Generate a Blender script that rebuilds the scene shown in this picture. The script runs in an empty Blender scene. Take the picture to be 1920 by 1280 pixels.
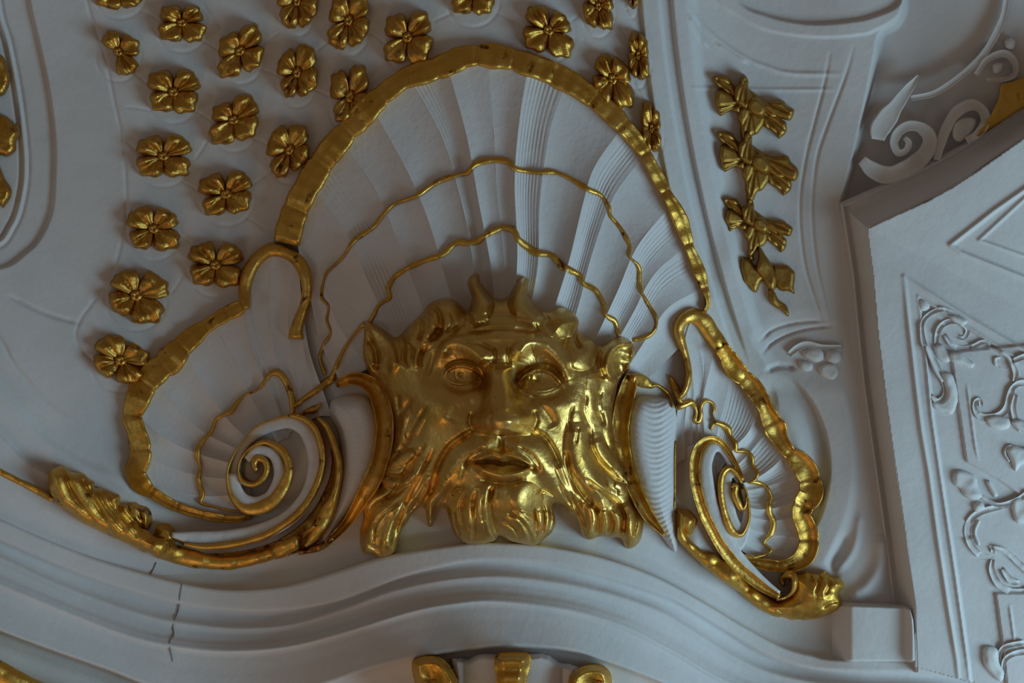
import bpy, math, random
import numpy as np
from mathutils import Matrix, Vector

# ------------------------------------------------------------------ camera, world, lights, exposure
sc = bpy.context.scene
C = sc.collection
sc.view_settings.view_transform = 'Standard'
sc.view_settings.look = 'None'
sc.view_settings.gamma = 1.0
sc.view_settings.use_curve_mapping = False
sc.view_settings.exposure = 0.0
DIST, S = 2500.0, 0.002            # 5 m from the stucco; one photo pixel = 2 mm on it
CAM_LOC = Vector((0, 0, 1.6))
CAM_ROT = Matrix.Rotation(math.radians(90 + 38), 4, 'X')     # looking up at the cove
CAM = Matrix.Translation(CAM_LOC) @ CAM_ROT
cd = bpy.data.cameras.new('camera'); co = bpy.data.objects.new('camera', cd); C.objects.link(co)
co.matrix_world = CAM
cd.sensor_width = 36.0; cd.lens = 36.0 * DIST / 1920.0; cd.clip_start = 0.05
sc.camera = co

w = bpy.data.worlds.new('room_air'); sc.world = w; w.use_nodes = True
w.node_tree.nodes['Background'].inputs[0].default_value = (0.116, 0.093, 0.074, 1)
w.node_tree.nodes['Background'].inputs[1].default_value = 1.0

def area(name, loc, target, size, size_y, col, power):
    l = bpy.data.lights.new(name, 'AREA'); l.shape = 'RECTANGLE'; l.size = size; l.size_y = size_y
    l.color = col; l.energy = power
    o = bpy.data.objects.new(name, l); C.objects.link(o)
    p = CAM @ Vector(loc); t = CAM @ Vector(target)
    o.location = p; o.rotation_euler = (t - p).to_track_quat('-Z', 'Y').to_euler()
    return o
area('window_light', (5.2, -2.7, -2.6), (0.6, -0.4, -5), 2.6, 3.2, (0.50, 0.82, 1.0), 238)
area('far_window_light', (-6.5, -1.8, -1.0), (-1.4, -0.5, -5), 1.4, 2.4, (0.62, 0.84, 1.0), 13)
area('parquet_bounce', (-2.2, -5.0, -2.4), (-0.2, 0, -5), 3.0, 1.6, (1.0, 0.66, 0.40), 30)

# ------------------------------------------------------------------ materials
def nodes(name):
    m = bpy.data.materials.new(name); m.use_nodes = True
    nt = m.node_tree; return m, nt, nt.nodes['Principled BSDF']
def noise(nt, scale, detail=3, rough=0.5, vec=None, dist=0.0):
    n = nt.nodes.new('ShaderNodeTexNoise'); n.inputs['Scale'].default_value = scale
    n.inputs['Detail'].default_value = detail; n.inputs['Roughness'].default_value = rough
    n.inputs['Distortion'].default_value = dist
    if vec: nt.links.new(vec, n.inputs['Vector'])
    return n
def ramp(nt, src, stops):
    r = nt.nodes.new('ShaderNodeValToRGB'); nt.links.new(src, r.inputs[0])
    e = r.color_ramp.elements
    e[0].position, e[0].color = stops[0][0], stops[0][1]
    e[1].position, e[1].color = stops[1][0], stops[1][1]
    for p, c in stops[2:]:
        k = e.new(p); k.color = c
    return r
def g4(v): return (v, v, v, 1)
def plaster(name, col, col2, bump=0.25):
    m, nt, b = nodes(name)
    tc = nt.nodes.new('ShaderNodeTexCoord').outputs['Object']
    n1 = noise(nt, 3.0, 5, 0.6, tc)
    r = ramp(nt, n1.outputs[0], [(0.3, (*col, 1)), (0.7, (*col2, 1))])
    nt.links.new(r.outputs[0], b.inputs['Base Color'])
    b.inputs['Roughness'].default_value = 0.62
    b.inputs['Specular IOR Level'].default_value = 0.3
    n2 = noise(nt, 38, 4, 0.6, tc); n3 = noise(nt, 9, 3, 0.5, tc)
    ad = nt.nodes.new('ShaderNodeMath'); ad.operation = 'ADD'
    nt.links.new(n2.outputs[0], ad.inputs[0]); nt.links.new(n3.outputs[0], ad.inputs[1])
    bp = nt.nodes.new('ShaderNodeBump'); bp.inputs['Strength'].default_value = bump
    bp.inputs['Distance'].default_value = 0.006
    nt.links.new(ad.outputs[0], bp.inputs['Height']); nt.links.new(bp.outputs[0], b.inputs['Normal'])
    return m
def gilt(name, c1, c2, wear=0.62, r0=0.24, r1=0.46, bump=0.35, scale=1.0):
    m, nt, b = nodes(name)
    tc = nt.nodes.new('ShaderNodeTexCoord').outputs['Object']
    n1 = noise(nt, 7 * scale, 4, 0.6, tc)
    r = ramp(nt, n1.outputs[0], [(0.32, (*c1, 1)), (0.68, (*c2, 1))])
    n2 = noise(nt, 16 * scale, 5, 0.62, tc, 0.4)
    msk = ramp(nt, n2.outputs[0], [(wear, g4(0)), (wear + 0.09, g4(1))])
    mx = nt.nodes.new('ShaderNodeMix'); mx.data_type = 'RGBA'
    nt.links.new(msk.outputs[0], mx.inputs['Factor']); nt.links.new(r.outputs[0], mx.inputs['A'])
    mx.inputs['B'].default_value = (0.16, 0.055, 0.015, 1)
    nt.links.new(mx.outputs['Result'], b.inputs['Base Color'])
    b.inputs['Metallic'].default_value = 1.0
    n3 = noise(nt, 24 * scale, 3, 0.5, tc)
    rr = ramp(nt, n3.outputs[0], [(0.3, g4(r0)), (0.7, g4(r1))])
    nt.links.new(rr.outputs[0], b.inputs['Roughness'])
    n4 = noise(nt, 60 * scale, 4, 0.6, tc)
    n5 = noise(nt, 14 * scale, 2, 0.5, tc)
    ad = nt.nodes.new('ShaderNodeMath'); ad.operation = 'MULTIPLY_ADD'; ad.inputs[1].default_value = 2.0
    nt.links.new(n5.outputs[0], ad.inputs[0]); nt.links.new(n4.outputs[0], ad.inputs[2])
    bp = nt.nodes.new('ShaderNodeBump'); bp.inputs['Strength'].default_value = bump
    bp.inputs['Distance'].default_value = 0.008
    nt.links.new(ad.outputs[0], bp.inputs['Height']); nt.links.new(bp.outputs[0], b.inputs['Normal'])
    return m
M_WALL = plaster('lime_plaster', (0.60, 0.58, 0.585), (0.68, 0.665, 0.67))
M_SHELL = plaster('shell_plaster', (0.62, 0.60, 0.605), (0.70, 0.68, 0.69), 0.35)
M_STUCCO = plaster('stucco_ornament', (0.63, 0.62, 0.62), (0.70, 0.69, 0.69), 0.3)
M_GOLD = gilt('gold_leaf', (0.60, 0.33, 0.055), (0.74, 0.46, 0.11), 0.60, 0.36, 0.55, 0.32)
M_FACE = gilt('mask_gold_leaf', (0.56, 0.335, 0.075), (0.74, 0.50, 0.165), 0.70, 0.31, 0.47, 0.26)
M_ROSE = gilt('rosette_gold_leaf', (0.46, 0.24, 0.04), (0.62, 0.36, 0.08), 0.60, 0.30, 0.50, 0.4, 1.3)
M_CRACK = plaster('crack_shadow', (0.16, 0.15, 0.15), (0.22, 0.21, 0.21), 0.1)
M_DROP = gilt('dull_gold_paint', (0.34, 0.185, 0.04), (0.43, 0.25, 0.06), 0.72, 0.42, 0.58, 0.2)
M_DARK = gilt('shaded_gold', (0.34, 0.17, 0.03), (0.52, 0.29, 0.06), 0.48)  # darker gold: shade of the scroll's gap put into the colour

# ------------------------------------------------------------------ numeric helpers
RNG = np.random.default_rng(7)
def arr(p): return np.array(p, float)
def crs(pts, step=4.0, closed=False):
    """Catmull-Rom through pts (any columns), sampled about every step pixels."""
    p = arr(pts)
    if closed: q = np.vstack([p[-1], p, p[0], p[1]])
    else: q = np.vstack([2 * p[0] - p[1], p, 2 * p[-1] - p[-2]])
    out = []
    for i in range(1, len(q) - 2):
        a, b, c, d = q[i - 1], q[i], q[i + 1], q[i + 2]
        n = max(2, int(math.hypot(*(c - b)[:2]) / step))
        t = (np.arange(n) / n)[:, None]
        out.append(0.5 * ((2 * b) + (c - a) * t + (2 * a - 5 * b + 4 * c - d) * t ** 2 + (3 * b - a - 3 * c + d) * t ** 3))
    if not closed: out.append(p[-1:])
    return np.vstack(out)
def resample(p, n):
    d = np.r_[0, np.cumsum(np.hypot(*np.diff(p[:, :2], axis=0).T))]
    t = np.linspace(0, d[-1], n)
    return np.column_stack([np.interp(t, d, p[:, k]) for k in range(p.shape[1])])
def sdf(X, Y, poly):
    """signed distance, positive inside the closed polygon"""
    x, y = X.ravel(), Y.ravel(); best = np.full(x.shape, 1e18); ins = np.zeros(x.shape, bool)
    n = len(poly)
    for i in range(n):
        ax, ay = poly[i][:2]; bx, by = poly[(i + 1) % n][:2]
        ex, ey = bx - ax, by - ay; L = ex * ex + ey * ey + 1e-12
        t = np.clip(((x - ax) * ex + (y - ay) * ey) / L, 0, 1)
        best = np.minimum(best, (x - ax - t * ex) ** 2 + (y - ay - t * ey) ** 2)
        if ay != by:
            ins ^= ((ay > y) != (by > y)) & (x < (bx - ax) * (y - ay) / (by - ay) + ax)
    d = np.sqrt(best); return np.where(ins, d, -d).reshape(X.shape)
def stroke(X, Y, pts, w=6, amp=1.0, dome=False, smooth=True):
    """ridge (amp>0) or groove (amp<0) along a polyline; ends taper; optional per-point third column scales width"""
    p = arr(pts)
    if p.shape[1] == 2: p = np.column_stack([p, np.ones(len(p))])
    if smooth and len(p) > 2: p = crs(p, 10)
    m = 3.2 * w * max(1, p[:, 2].max())
    x0, x1, y0, y1 = p[:, 0].min() - m, p[:, 0].max() + m, p[:, 1].min() - m, p[:, 1].max() + m
    out = np.zeros(X.shape)
    sel = (X > x0) & (X < x1) & (Y > y0) & (Y < y1)
    if not sel.any(): return out
    x, y = X[sel], Y[sel]; best = np.full(x.shape, 1e18); T = np.zeros(x.shape); Wd = np.ones(x.shape)
    cum = np.r_[0, np.cumsum(np.hypot(*np.diff(p[:, :2], axis=0).T))]; tot = cum[-1] + 1e-9
    for i in range(len(p) - 1):
        ax, ay, aw = p[i]; bx, by, bw = p[i + 1]; ex, ey = bx - ax, by - ay; L = ex * ex + ey * ey + 1e-12
        t = np.clip(((x - ax) * ex + (y - ay) * ey) / L, 0, 1)
        d = (x - ax - t * ex) ** 2 + (y - ay - t * ey) ** 2
        k = d < best; best[k] = d[k]; T[k] = (cum[i] + t[k] * math.sqrt(L)) / tot; Wd[k] = (aw + (bw - aw) * t)[k]
    u = np.sqrt(best) / (w * Wd)
    f = np.clip(1 - u * u / 2.6, 0, 1) ** 1.1 if dome else np.exp(-u * u)
    out[sel] = amp * f * np.clip(np.minimum(T, 1 - T) * 6 + 0.25, 0, 1)
    return out
def G(X, Y, cx, cy, rx, ry, amp, a=0.0):
    c, s = math.cos(math.radians(a)), math.sin(math.radians(a))
    u = ((X - cx) * c + (Y - cy) * s) / rx; v = (-(X - cx) * s + (Y - cy) * c) / ry
    return amp * np.exp(-(u * u + v * v))
def DM(X, Y, cx, cy, rx, ry, amp, a=0.0):
    c, s = math.cos(math.radians(a)), math.sin(math.radians(a))
    u = ((X - cx) * c + (Y - cy) * s) / rx; v = (-(X - cx) * s + (Y - cy) * c) / ry
    q = np.clip(1 - u * u - v * v, 0, 1)
    return amp * q ** 0.75
def sst(x, a, b):
    t = np.clip((x - a) / (b - a), 0, 1); return t * t * (3 - 2 * t)
_ph = RNG.uniform(0, 6.28, (12, 3))
def wob(s, k=0):
    """1-d smooth noise in -1..1"""
    return (np.sin(s / 11 + _ph[k % 12, 0]) + 0.7 * np.sin(s / 5.3 + _ph[(k + 3) % 12, 1]) + 0.6 * np.sin(s / 23 + _ph[(k + 5) % 12, 2])) / 2.3
_wd = RNG.uniform(0, 6.28, (12, 7, 2)); _wl = RNG.uniform(.55, 1.7, (12, 7))
def wob2(X, Y, L, k=0):
    """2-d smooth noise, about -1..1"""
    k %= 12; o = 0
    for i in range(7):
        a = i * 0.9 + _wd[k, i, 0] * 0.12 + k; l = L * _wl[k, i]
        u = X * math.cos(a) + Y * math.sin(a); v = Y * math.cos(a) - X * math.sin(a)
        o = o + np.sin(u / l + _wd[k, i, 1] + 1.2 * np.sin(v / (1.9 * l) + i)) * (0.6 if _wl[k, i] < 1 else 0.9)
    return o / 3.2

# ------------------------------------------------------------------ the wall's own large shape
c0 = arr([(-260, 880), (-120, 925), (0, 973), (67, 1003), (167, 1043), (277, 1077), (340, 1093), (400, 1103), (460, 1105), (533, 1098), (600, 1080), (700, 1048),
     (767, 1034), (867, 1020), (933, 1018), (1017, 1023), (1100, 1038), (1167, 1057), (1240, 1086), (1312, 1125), (1387, 1170), (1462, 1211),
     (1519, 1228), (1556, 1236), (1640, 1238), (1725, 1239), (1800, 1241), (1856, 1254), (1890, 1275), (1960, 1320), (2150, 1400)])
_bx = np.arange(-400, 2400, 4.0)
_by = 0.85 * (1105 - np.minimum(np.interp(_bx, c0[:, 0], c0[:, 1]), 1236))
_k = np.exp(-(np.arange(-30, 31) / 13.0) ** 2); _k /= _k.sum()
_by = _by + 0.40 * np.clip(_bx - 1365, 0, 215)
_by = np.convolve(np.pad(_by, 30, 'edge'), _k, 'valid')
def B(x, y):
    x = np.asarray(x, float); y = np.asarray(y, float)
    wy = 0.55 + 0.45 * sst(y, 0, 750)
    return np.interp(x, _bx, _by) * wy + 45 * (np.clip(600 - y, 0, 900) / 600) ** 2

def world(px, py, h):
    d = (DIST - h) * S
    q = np.stack([(px - 960) / DIST * d, -(py - 640) / DIST * d, -d], -1)
    R = arr(CAM_ROT.to_3x3()); return q @ R.T + arr(CAM_LOC)

# height map of everything built so far (1 px cells), so later pieces can sit on earlier ones
MX, MY = 200, 160
_gx, _gy = np.meshgrid(np.arange(-MX, 1920 + MX), np.arange(-MY, 1280 + MY))
HM = B(_gx, _gy).astype(np.float32)
def hm(x, y):
    x = np.clip(np.asarray(x, float) + MX, 0, HM.shape[1] - 1.01); y = np.clip(np.asarray(y, float) + MY, 0, HM.shape[0] - 1.01)
    i, j = x.astype(int), y.astype(int); u, v = x - i, y - j
    return HM[j, i] * (1 - u) * (1 - v) + HM[j, i + 1] * u * (1 - v) + HM[j + 1, i] * (1 - u) * v + HM[j + 1, i + 1] * u * v
def splat(X, Y, H):
    """raise HM under a structured grid of vertices"""
    k = int(min(12, max(1, math.ceil(max(np.hypot(np.diff(X, axis=0), np.diff(Y, axis=0)).max(), np.hypot(np.diff(X, axis=1), np.diff(Y, axis=1)).max())))))
    def up(A):
        for ax in (0, 1):
            n = A.shape[ax]; t = np.linspace(0, n - 1, (n - 1) * k + 1); i = np.minimum(t.astype(int), n - 2); f = t - i
            f = f[:, None] if ax == 0 else f[None, :]
            A = np.take(A, i, ax) * (1 - f) + np.take(A, i + 1, ax) * f
        return A
    x, y, h = up(X), up(Y), up(H)
    i = np.round(x).astype(int) + MX; j = np.round(y).astype(int) + MY
    ok = (i >= 0) & (j >= 0) & (i < HM.shape[1]) & (j < HM.shape[0])
    np.maximum.at(HM, (j[ok], i[ok]), h[ok].astype(np.float32))

# ------------------------------------------------------------------ object helpers
def tag(o, label=None, cat=None, group=None, kind=None):
    if label: o['label'] = label
    if cat: o['category'] = cat
    if group: o['group'] = group
    if kind: o['kind'] = kind
    return o
def empty(name, px, py, label, cat, group=None):
    o = bpy.data.objects.new(name, None); C.objects.link(o); o.empty_display_size = 0.05
    o.location = Vector(world(np.float64(px), np.float64(py), np.float64(hm(px, py)))); return tag(o, label, cat, group)
def mk(name, V, F, mat, parent=None, normals=None):
    """V world coordinates, F (n,4) or (n,3) indices"""
    V = np.asarray(V, float); F = np.asarray(F, np.int32)
    org = arr(parent.location) if parent is not None and parent.parent is None else None
    if parent is not None and parent.parent is not None: org = arr(parent.parent.location)
    if org is None: org = V.mean(0)
    me = bpy.data.meshes.new(name); n, k = F.shape
    me.vertices.add(len(V)); me.vertices.foreach_set('co', (V - org).astype(np.float32).ravel())
    me.loops.add(n * k); me.loops.foreach_set('vertex_index', F.ravel())
    me.polygons.add(n); me.polygons.foreach_set('loop_start', np.arange(0, n * k, k, dtype=np.int32))
    me.update(calc_edges=True); me.validate()
    me.polygons.foreach_set('use_smooth', np.ones(len(me.polygons), bool))
    me.materials.append(mat)
    if normals is not None and len(me.vertices) == len(normals):
        me.normals_split_custom_set_from_vertices(np.asarray(normals, np.float32))
    o = bpy.data.objects.new(name, me); C.objects.link(o)
    if parent is not None:
        o.parent = parent
    else: o.location = Vector(org)
    return o
def gridfaces(a, b, off=0):
    i = np.arange(a * b).reshape(a, b) + off
    return np.stack([i[:-1, :-1], i[1:, :-1], i[1:, 1:], i[:-1, 1:]], -1).reshape(-1, 4)
def sheet(name, X, Y, H, mat, parent=None, keep=None, record=True):
    """structured grid (rows, cols) in pixel space"""
    if record: splat(X, Y, H)
    V = world(X, Y, H).reshape(-1, 3); F = gridfaces(*X.shape)
    if keep is not None:
        F = F[keep.ravel()]; use = np.unique(F); re = np.full(len(V), -1); re[use] = np.arange(len(use)); V = V[use]; F = re[F]
    # face the camera
    a, b, c = V[F[0, 0]], V[F[0, 1]], V[F[0, 2]]
    k = len(F) // 2; a, b, c = V[F[k, 0]], V[F[k, 1]], V[F[k, 2]]
    if np.dot(np.cross(b - a, c - a), arr(CAM_LOC) - a) < 0: F = F[:, ::-1]
    return mk(name, V, F, mat, parent)

def ribbon(name, pts, mat, parent, T=14, prof='round', lift=0.0, lump=0.12, wv=0.08, seg=0, seed=0, step=3.0, base=None, rec=True, sink=5):
    p = crs(pts, step); p = p[np.r_[True, np.hypot(*np.diff(p[:, :2], axis=0).T) > 0.2]]
    t = np.gradient(p[:, :2], axis=0); t /= np.hypot(*t.T)[:, None] + 1e-9
    nx, ny = -t[:, 1], t[:, 0]
    s = np.r_[0, np.cumsum(np.hypot(*np.diff(p[:, :2], axis=0).T))]; tot = s[-1]
    wd = p[:, 2] * (1 + wv * wob(s, seed)); hh = 1 + lump * wob(s * 1.3, seed + 2)
    if seg:
        ph = (s / seg + 0.22 * np.sin(s / (seg * 1.7) + seed) + 0.12 * np.sin(s / (seg * .61) + 2 * seed)) % 1.0
        notch = np.exp(-((np.minimum(ph, 1 - ph)) / 0.05) ** 2)
        wd = wd * (1 + 0.10 * np.sin(ph * math.pi) - 0.10 * notch); hh = hh * (1.0 - 0.22 * notch + 0.14 * (1 - ph))
    hh = hh * np.clip(np.minimum(s, tot - s) / np.maximum(3, 0.25 * wd) + 0.25, 0, 1) ** 0.5
    wmax = wd.max()
    v = np.array([-1, -0.93, -0.78, -0.55, -0.28, 0, 0.28, 0.55, 0.78, 0.93, 1]) if wmax > 9 else np.array([-1, -0.85, -0.5, 0, 0.5, 0.85, 1])
    if prof == 'round': f = np.sqrt(np.clip(1 - v * v, 0, 1)) ** 0.9
    elif prof == 'flat': f = np.where(np.abs(v) > 0.97, 0, 1 - 0.25 * np.abs(v) ** 4)
    elif prof == 'cup': f = np.where(np.abs(v) > 0.97, 0.0, 0.42 + 0.58 * np.abs(v) ** 2.2)
    elif prof == 'lip': f = np.array([0, 0.75, 1.0, 0.93, 0.86, 0.80, 0.70, 0.42, 0.46, 0.40, 0])[:len(v)] if len(v) == 11 else np.sqrt(np.clip(1 - v * v, 0, 1))
    elif prof == 'lipr': f = np.array([0, 0.75, 1.0, 0.93, 0.86, 0.80, 0.70, 0.42, 0.46, 0.40, 0])[::-1] if len(v) == 11 else np.sqrt(np.clip(1 - v * v, 0, 1))
    X = p[:, 0:1] + nx[:, None] * v * wd[:, None] / 2; Y = p[:, 1:2] + ny[:, None] * v * wd[:, None] / 2
    b = np.maximum(hm(p[:, 0], p[:, 1]), np.maximum(hm(X[:, 1], Y[:, 1]), hm(X[:, -2], Y[:, -2])) - (4 if wmax < 34 else 3)) if base is None else B(p[:, 0], p[:, 1]) + base
    if p.shape[1] > 3: b = b + p[:, 3]
    kk = 9; b = np.convolve(np.pad(b, kk // 2, 'edge'), np.ones(kk) / kk, 'valid')
    H = b[:, None] + lift + T * hh[:, None] * f
    if wmax > 14 and mat is not M_SHELL: H = H + (0.075 if seg else 0.03) * T * wob2(X, Y, 7.0, seed) * (f > 0.3)
    H[:, 0] = np.minimum(hm(X[:, 0], Y[:, 0]), H[:, 1]) - sink; H[:, -1] = np.minimum(hm(X[:, -1], Y[:, -1]), H[:, -2]) - sink
    if rec: pass
    o = sheet(name, X, Y, H, mat, parent, record=rec)
    return o

def relief(name, poly, hf, mat, parent, step=1.5, z0=None, closed_smooth=True, labels=None, sink=5, rec=True, pct=60, jag=0.0):
    """raised piece with a traced outline: hf(X,Y,sd) gives its height over the surface beneath"""
    P = crs(poly, 4, True) if closed_smooth else arr(poly)
    if jag:
        a_ = np.arange(len(P)) * 4.0; t_ = np.roll(P, -1, 0) - np.roll(P, 1, 0); t_ /= np.hypot(*t_.T)[:, None] + 1e-9
        P = P + np.column_stack([-t_[:, 1], t_[:, 0]]) * (jag * (wob(a_ * 1.7, 1) + 0.8 * np.abs(np.sin(a_ / 9.0)) - 0.4))[:, None]
    x0, x1 = P[:, 0].min() - 2 * step, P[:, 0].max() + 2 * step; y0, y1 = P[:, 1].min() - 2 * step, P[:, 1].max() + 2 * step
    X, Y = np.meshgrid(np.arange(x0, x1 + step, step), np.arange(y0, y1 + step, step))
    sd = sdf(X, Y, P)
    gy, gx = np.gradient(sd, step); gl = np.hypot(gx, gy) + 1e-9
    out = sd < 0; mv = np.where(out, np.clip(-sd, 0, 3 * step), 0)
    XX = X + gx / gl * mv; YY = Y + gy / gl * mv
    base = B(XX, YY)
    if z0 is None: z0 = float(np.percentile((hm(X, Y) - base)[sd > 0], pct))
    H = base + z0 + hf(XX, YY, np.maximum(sd, 0))
    H = np.where(out, np.minimum(hm(XX, YY), H) - sink, H)
    ok = sd > 0
    cell = ok[:-1, :-1] | ok[1:, :-1] | ok[:-1, 1:] | ok[1:, 1:]
    if rec:
        i = np.round(X[ok]).astype(int) + MX; j = np.round(Y[ok]).astype(int) + MY
        for di in (0, 1):
            for dj in (0, 1):
                a, b_ = np.clip(i + di, 0, HM.shape[1] - 1), np.clip(j + dj, 0, HM.shape[0] - 1)
                np.maximum.at(HM, (b_, a), H[ok].astype(np.float32))
    if labels is None:
        return sheet(name, XX, YY, H, mat, parent, keep=cell, record=False)
    # split into parts along label borders, one shared set of smooth normals
    V = world(XX, YY, H); V3 = V.reshape(-1, 3)
    Fall = gridfaces(*X.shape); keep = cell.ravel()
    a, b_, c, d = (V3[Fall[:, k]] for k in range(4))
    fn = np.cross(c - a, d - b_); fn[~keep] = 0
    if fn.sum(0) @ (arr(CAM_LOC) - V3.mean(0)) < 0: fn = -fn; Fall = Fall[:, ::-1]
    vn = np.zeros_like(V3)
    for k in range(4): np.add.at(vn, Fall[:, k], fn)
    vn /= np.linalg.norm(vn, axis=1)[:, None] + 1e-12
    Xc = (X[:-1, :-1] + step / 2).ravel(); Yc = (Y[:-1, :-1] + step / 2).ravel()
    lab = labels(Xc, Yc); outs = []
    for k, (nm, mt, lb, par) in enumerate(PARTS_OF[name]):
        m = keep & (lab == k)
        if not m.any(): outs.append(None); continue
        F = Fall[m]; use = np.unique(F); re = np.full(len(V3), -1); re[use] = np.arange(len(use))
        o = mk(nm, V3[use], re[F], mt, parent, vn[use])
        if lb: o['label'] = lb
        outs.append(o)
    return outs
PARTS_OF = {}
def pil(T, k=8.0, n=0.0, L=9.0, seed=0):
    """pillow height: quick rise from the edge"""
    return lambda X, Y, sd: T * np.sqrt(np.clip(1 - (1 - np.clip(sd / k, 0, 1)) ** 2, 0, 1)) + (n * wob2(X, Y, L, seed) * np.clip(sd / k, 0, 1) if n else 0)
def loft(curves, heights, ns, nu, hfun=None):
    """curves: list of polylines; rows interpolate across them"""
    cs = [resample(crs(c, 6), ns) for c in curves]
    return cs

# ------------------------------------------------------------------ SETTING: ceiling cove, mouldings, cornice, right wall
def archx(y): return 0.08 * y + 0.000195 * y * np.abs(y)
st = 2.5
X, Y = np.meshgrid(np.arange(-190, 2110, st), np.arange(-150, 1290, st))
H = B(X, Y).copy()
def gro(pts, w=2.6, a=-4.5):
    global H
    H += stroke(X, Y, pts, w, a)
# oval frame at the left edge
ov = crs([(40, -160), (57, -60), (57, 0), (70, 60), (88, 140), (98, 200), (105, 270), (104, 340), (98, 400), (75, 450), (50, 475), (8, 502), (-80, 510), (-200, 480)], 8)
ovp = np.vstack([ov, [(-400, 480), (-400, -200)]]); sd_ = sdf(X, Y, ovp)
H -= 9 * sst(sd_, -1, 5)
iv = crs([(0, -160), (2, 0), (22, 80), (38, 160), (48, 230), (54, 300), (50, 360), (30, 425), (-20, 470), (-200, 480)], 8)
sd_ = sdf(X, Y, np.vstack([iv, [(-400, 480), (-400, -200)]]))
H += 6 * np.exp(-((sd_ - 7) / 6.0) ** 2) - 5 * np.exp(-(sd_ / 3.0) ** 2) - 5 * np.exp(-((sd_ - 15) / 3.0) ** 2)
# honeycomb field border and creases
gro([(150, -140), (163, 0), (183, 65), (200, 120), (212, 180), (228, 255), (234, 300), (237, 420), (228, 450), (207, 520), (150, 600), (145, 640), (170, 672), (240, 720)], 3, -2.2)
gro([(20, 555), (80, 585), (148, 606)], 4, -4)
gro([(-60, 560), (0, 635), (23, 678), (66, 729), (120, 775)], 4, -3)
H += 11 * sst(sdf(X, Y, np.vstack([crs([(-200, 560), (-60, 660), (0, 721), (31, 756), (86, 815), (156, 862), (219, 889), (300, 950), (420, 1000)], 10), [(420, 1400), (-400, 1400), (-400, 560)]])), -8, 14) * sst(X, 400, 230)
H += 10 * sst(sdf(X, Y, np.vstack([crs([(-200, 700), (-60, 775), (0, 815), (39, 854), (90, 885), (180, 930), (300, 985)], 10), [(300, 1400), (-400, 1400), (-400, 700)]])), -5, 5) * sst(X, 270, 130)
ROS = [  # cx, cy, half width, half height, rotation, shear
 (341, 43, 42, 34, 0, 0), (325, 173, 43, 37, 0, 0), (306, 293, 46, 36, 0, 0), (288, 429, 44, 38, 0, 0), (255, 554, 50, 44, 14, 0),
 (226, 676, 48, 38, 20, 0), (222, 97, 36, 35, 12, .15), (226, -18, 42, 32, 0, 0), (450, 96, 40, 40, -5, -.28), (438, 225, 42, 38, -6, -.08),
 (424, 364, 46, 38, -3, -.1), (404, 497, 45, 38, 4, -.05), (557, 136, 34, 44, -4, -.3), (543, 281, 36, 42, -5, -.32), (557, 2, 32, 44, -5, -.3),
 (654, 38, 34, 45, 0, -.18), (656, 181, 34, 50, -4, -.22), (764, 70, 40, 43, 0, -.08), (887, -8, 43, 38, 0, 0), (1029, 57, 42, 40, 4, .18),
 (1122, 12, 26, 38, 0, .3), (1149, 148, 34, 44, 0, .3), (1197, 103, 19, 42, 0, .3), (1186, -22, 10, 36, 0, .3), (1222, 240, 18, 42, 0, .35)]
for (cx, cy, a, b, r, s) in ROS:       # shallow discs the rosettes sit on
    u = np.hypot((X - cx) / (a + 4), (Y - cy - 8) / (b + 10))
    low = 0.15 + 0.85 * sst((Y - cy) / b, -.1, .9)
    H += (1.2 * sst(u, 1.08, .9) - 1.6 * np.exp(-((u - 1.07) / 0.04) ** 2)) * low
for l in [(368, 72, 412, 96), (482, 128, 530, 146), (362, 207, 398, 228), (472, 258, 508, 276), (340, 340, 378, 364), (456, 405, 500, 432),
          (247, 135, 275, 158), (578, 165, 620, 182), (586, 250, 624, 218), (475, 345, 512, 318), (365, 300, 395, 250), (232, 262, 262, 292), (235, 408, 250, 392),
          (335, 440, 372, 470), (480, 92, 524, 60), (590, 98, 625, 70), (258, 18, 298, 38), (690, 60, 724, 84), (690, 150, 720, 118), (800, 112, 832, 124),
          (812, 40, 848, 24), (925, 22, 985, 52), (1070, 40, 1100, 18), (985, 68, 975, 90), (1076, 100, 1116, 140), (1090, 74, 1118, 96), (1150, 40, 1178, 74),
          (1184, 150, 1210, 200), (1174, 110, 1190, 82), (300, 580, 330, 610), (345, 512, 320, 552), (206, 512, 170, 560), (380, 10, 418, 60), (235, 200, 285, 208), (440, 440, 460, 470)]:
    gro([(l[0], l[1]), ((l[0] + l[2]) / 2 + 2, (l[1] + l[3]) / 2 - 1), (l[2], l[3])], 2.0, -1.6)
# arch band of three fillets between the cove and the pilaster
T_ = X - archx(Y); wt = sst(Y, 700, 560)
H += wt * (10 * sst(T_, 1198, 1204) - 11 * sst(T_, 1234, 1240) + 11 * sst(T_, 1256, 1263) - 14 * sst(T_, 1284, 1310))
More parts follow.
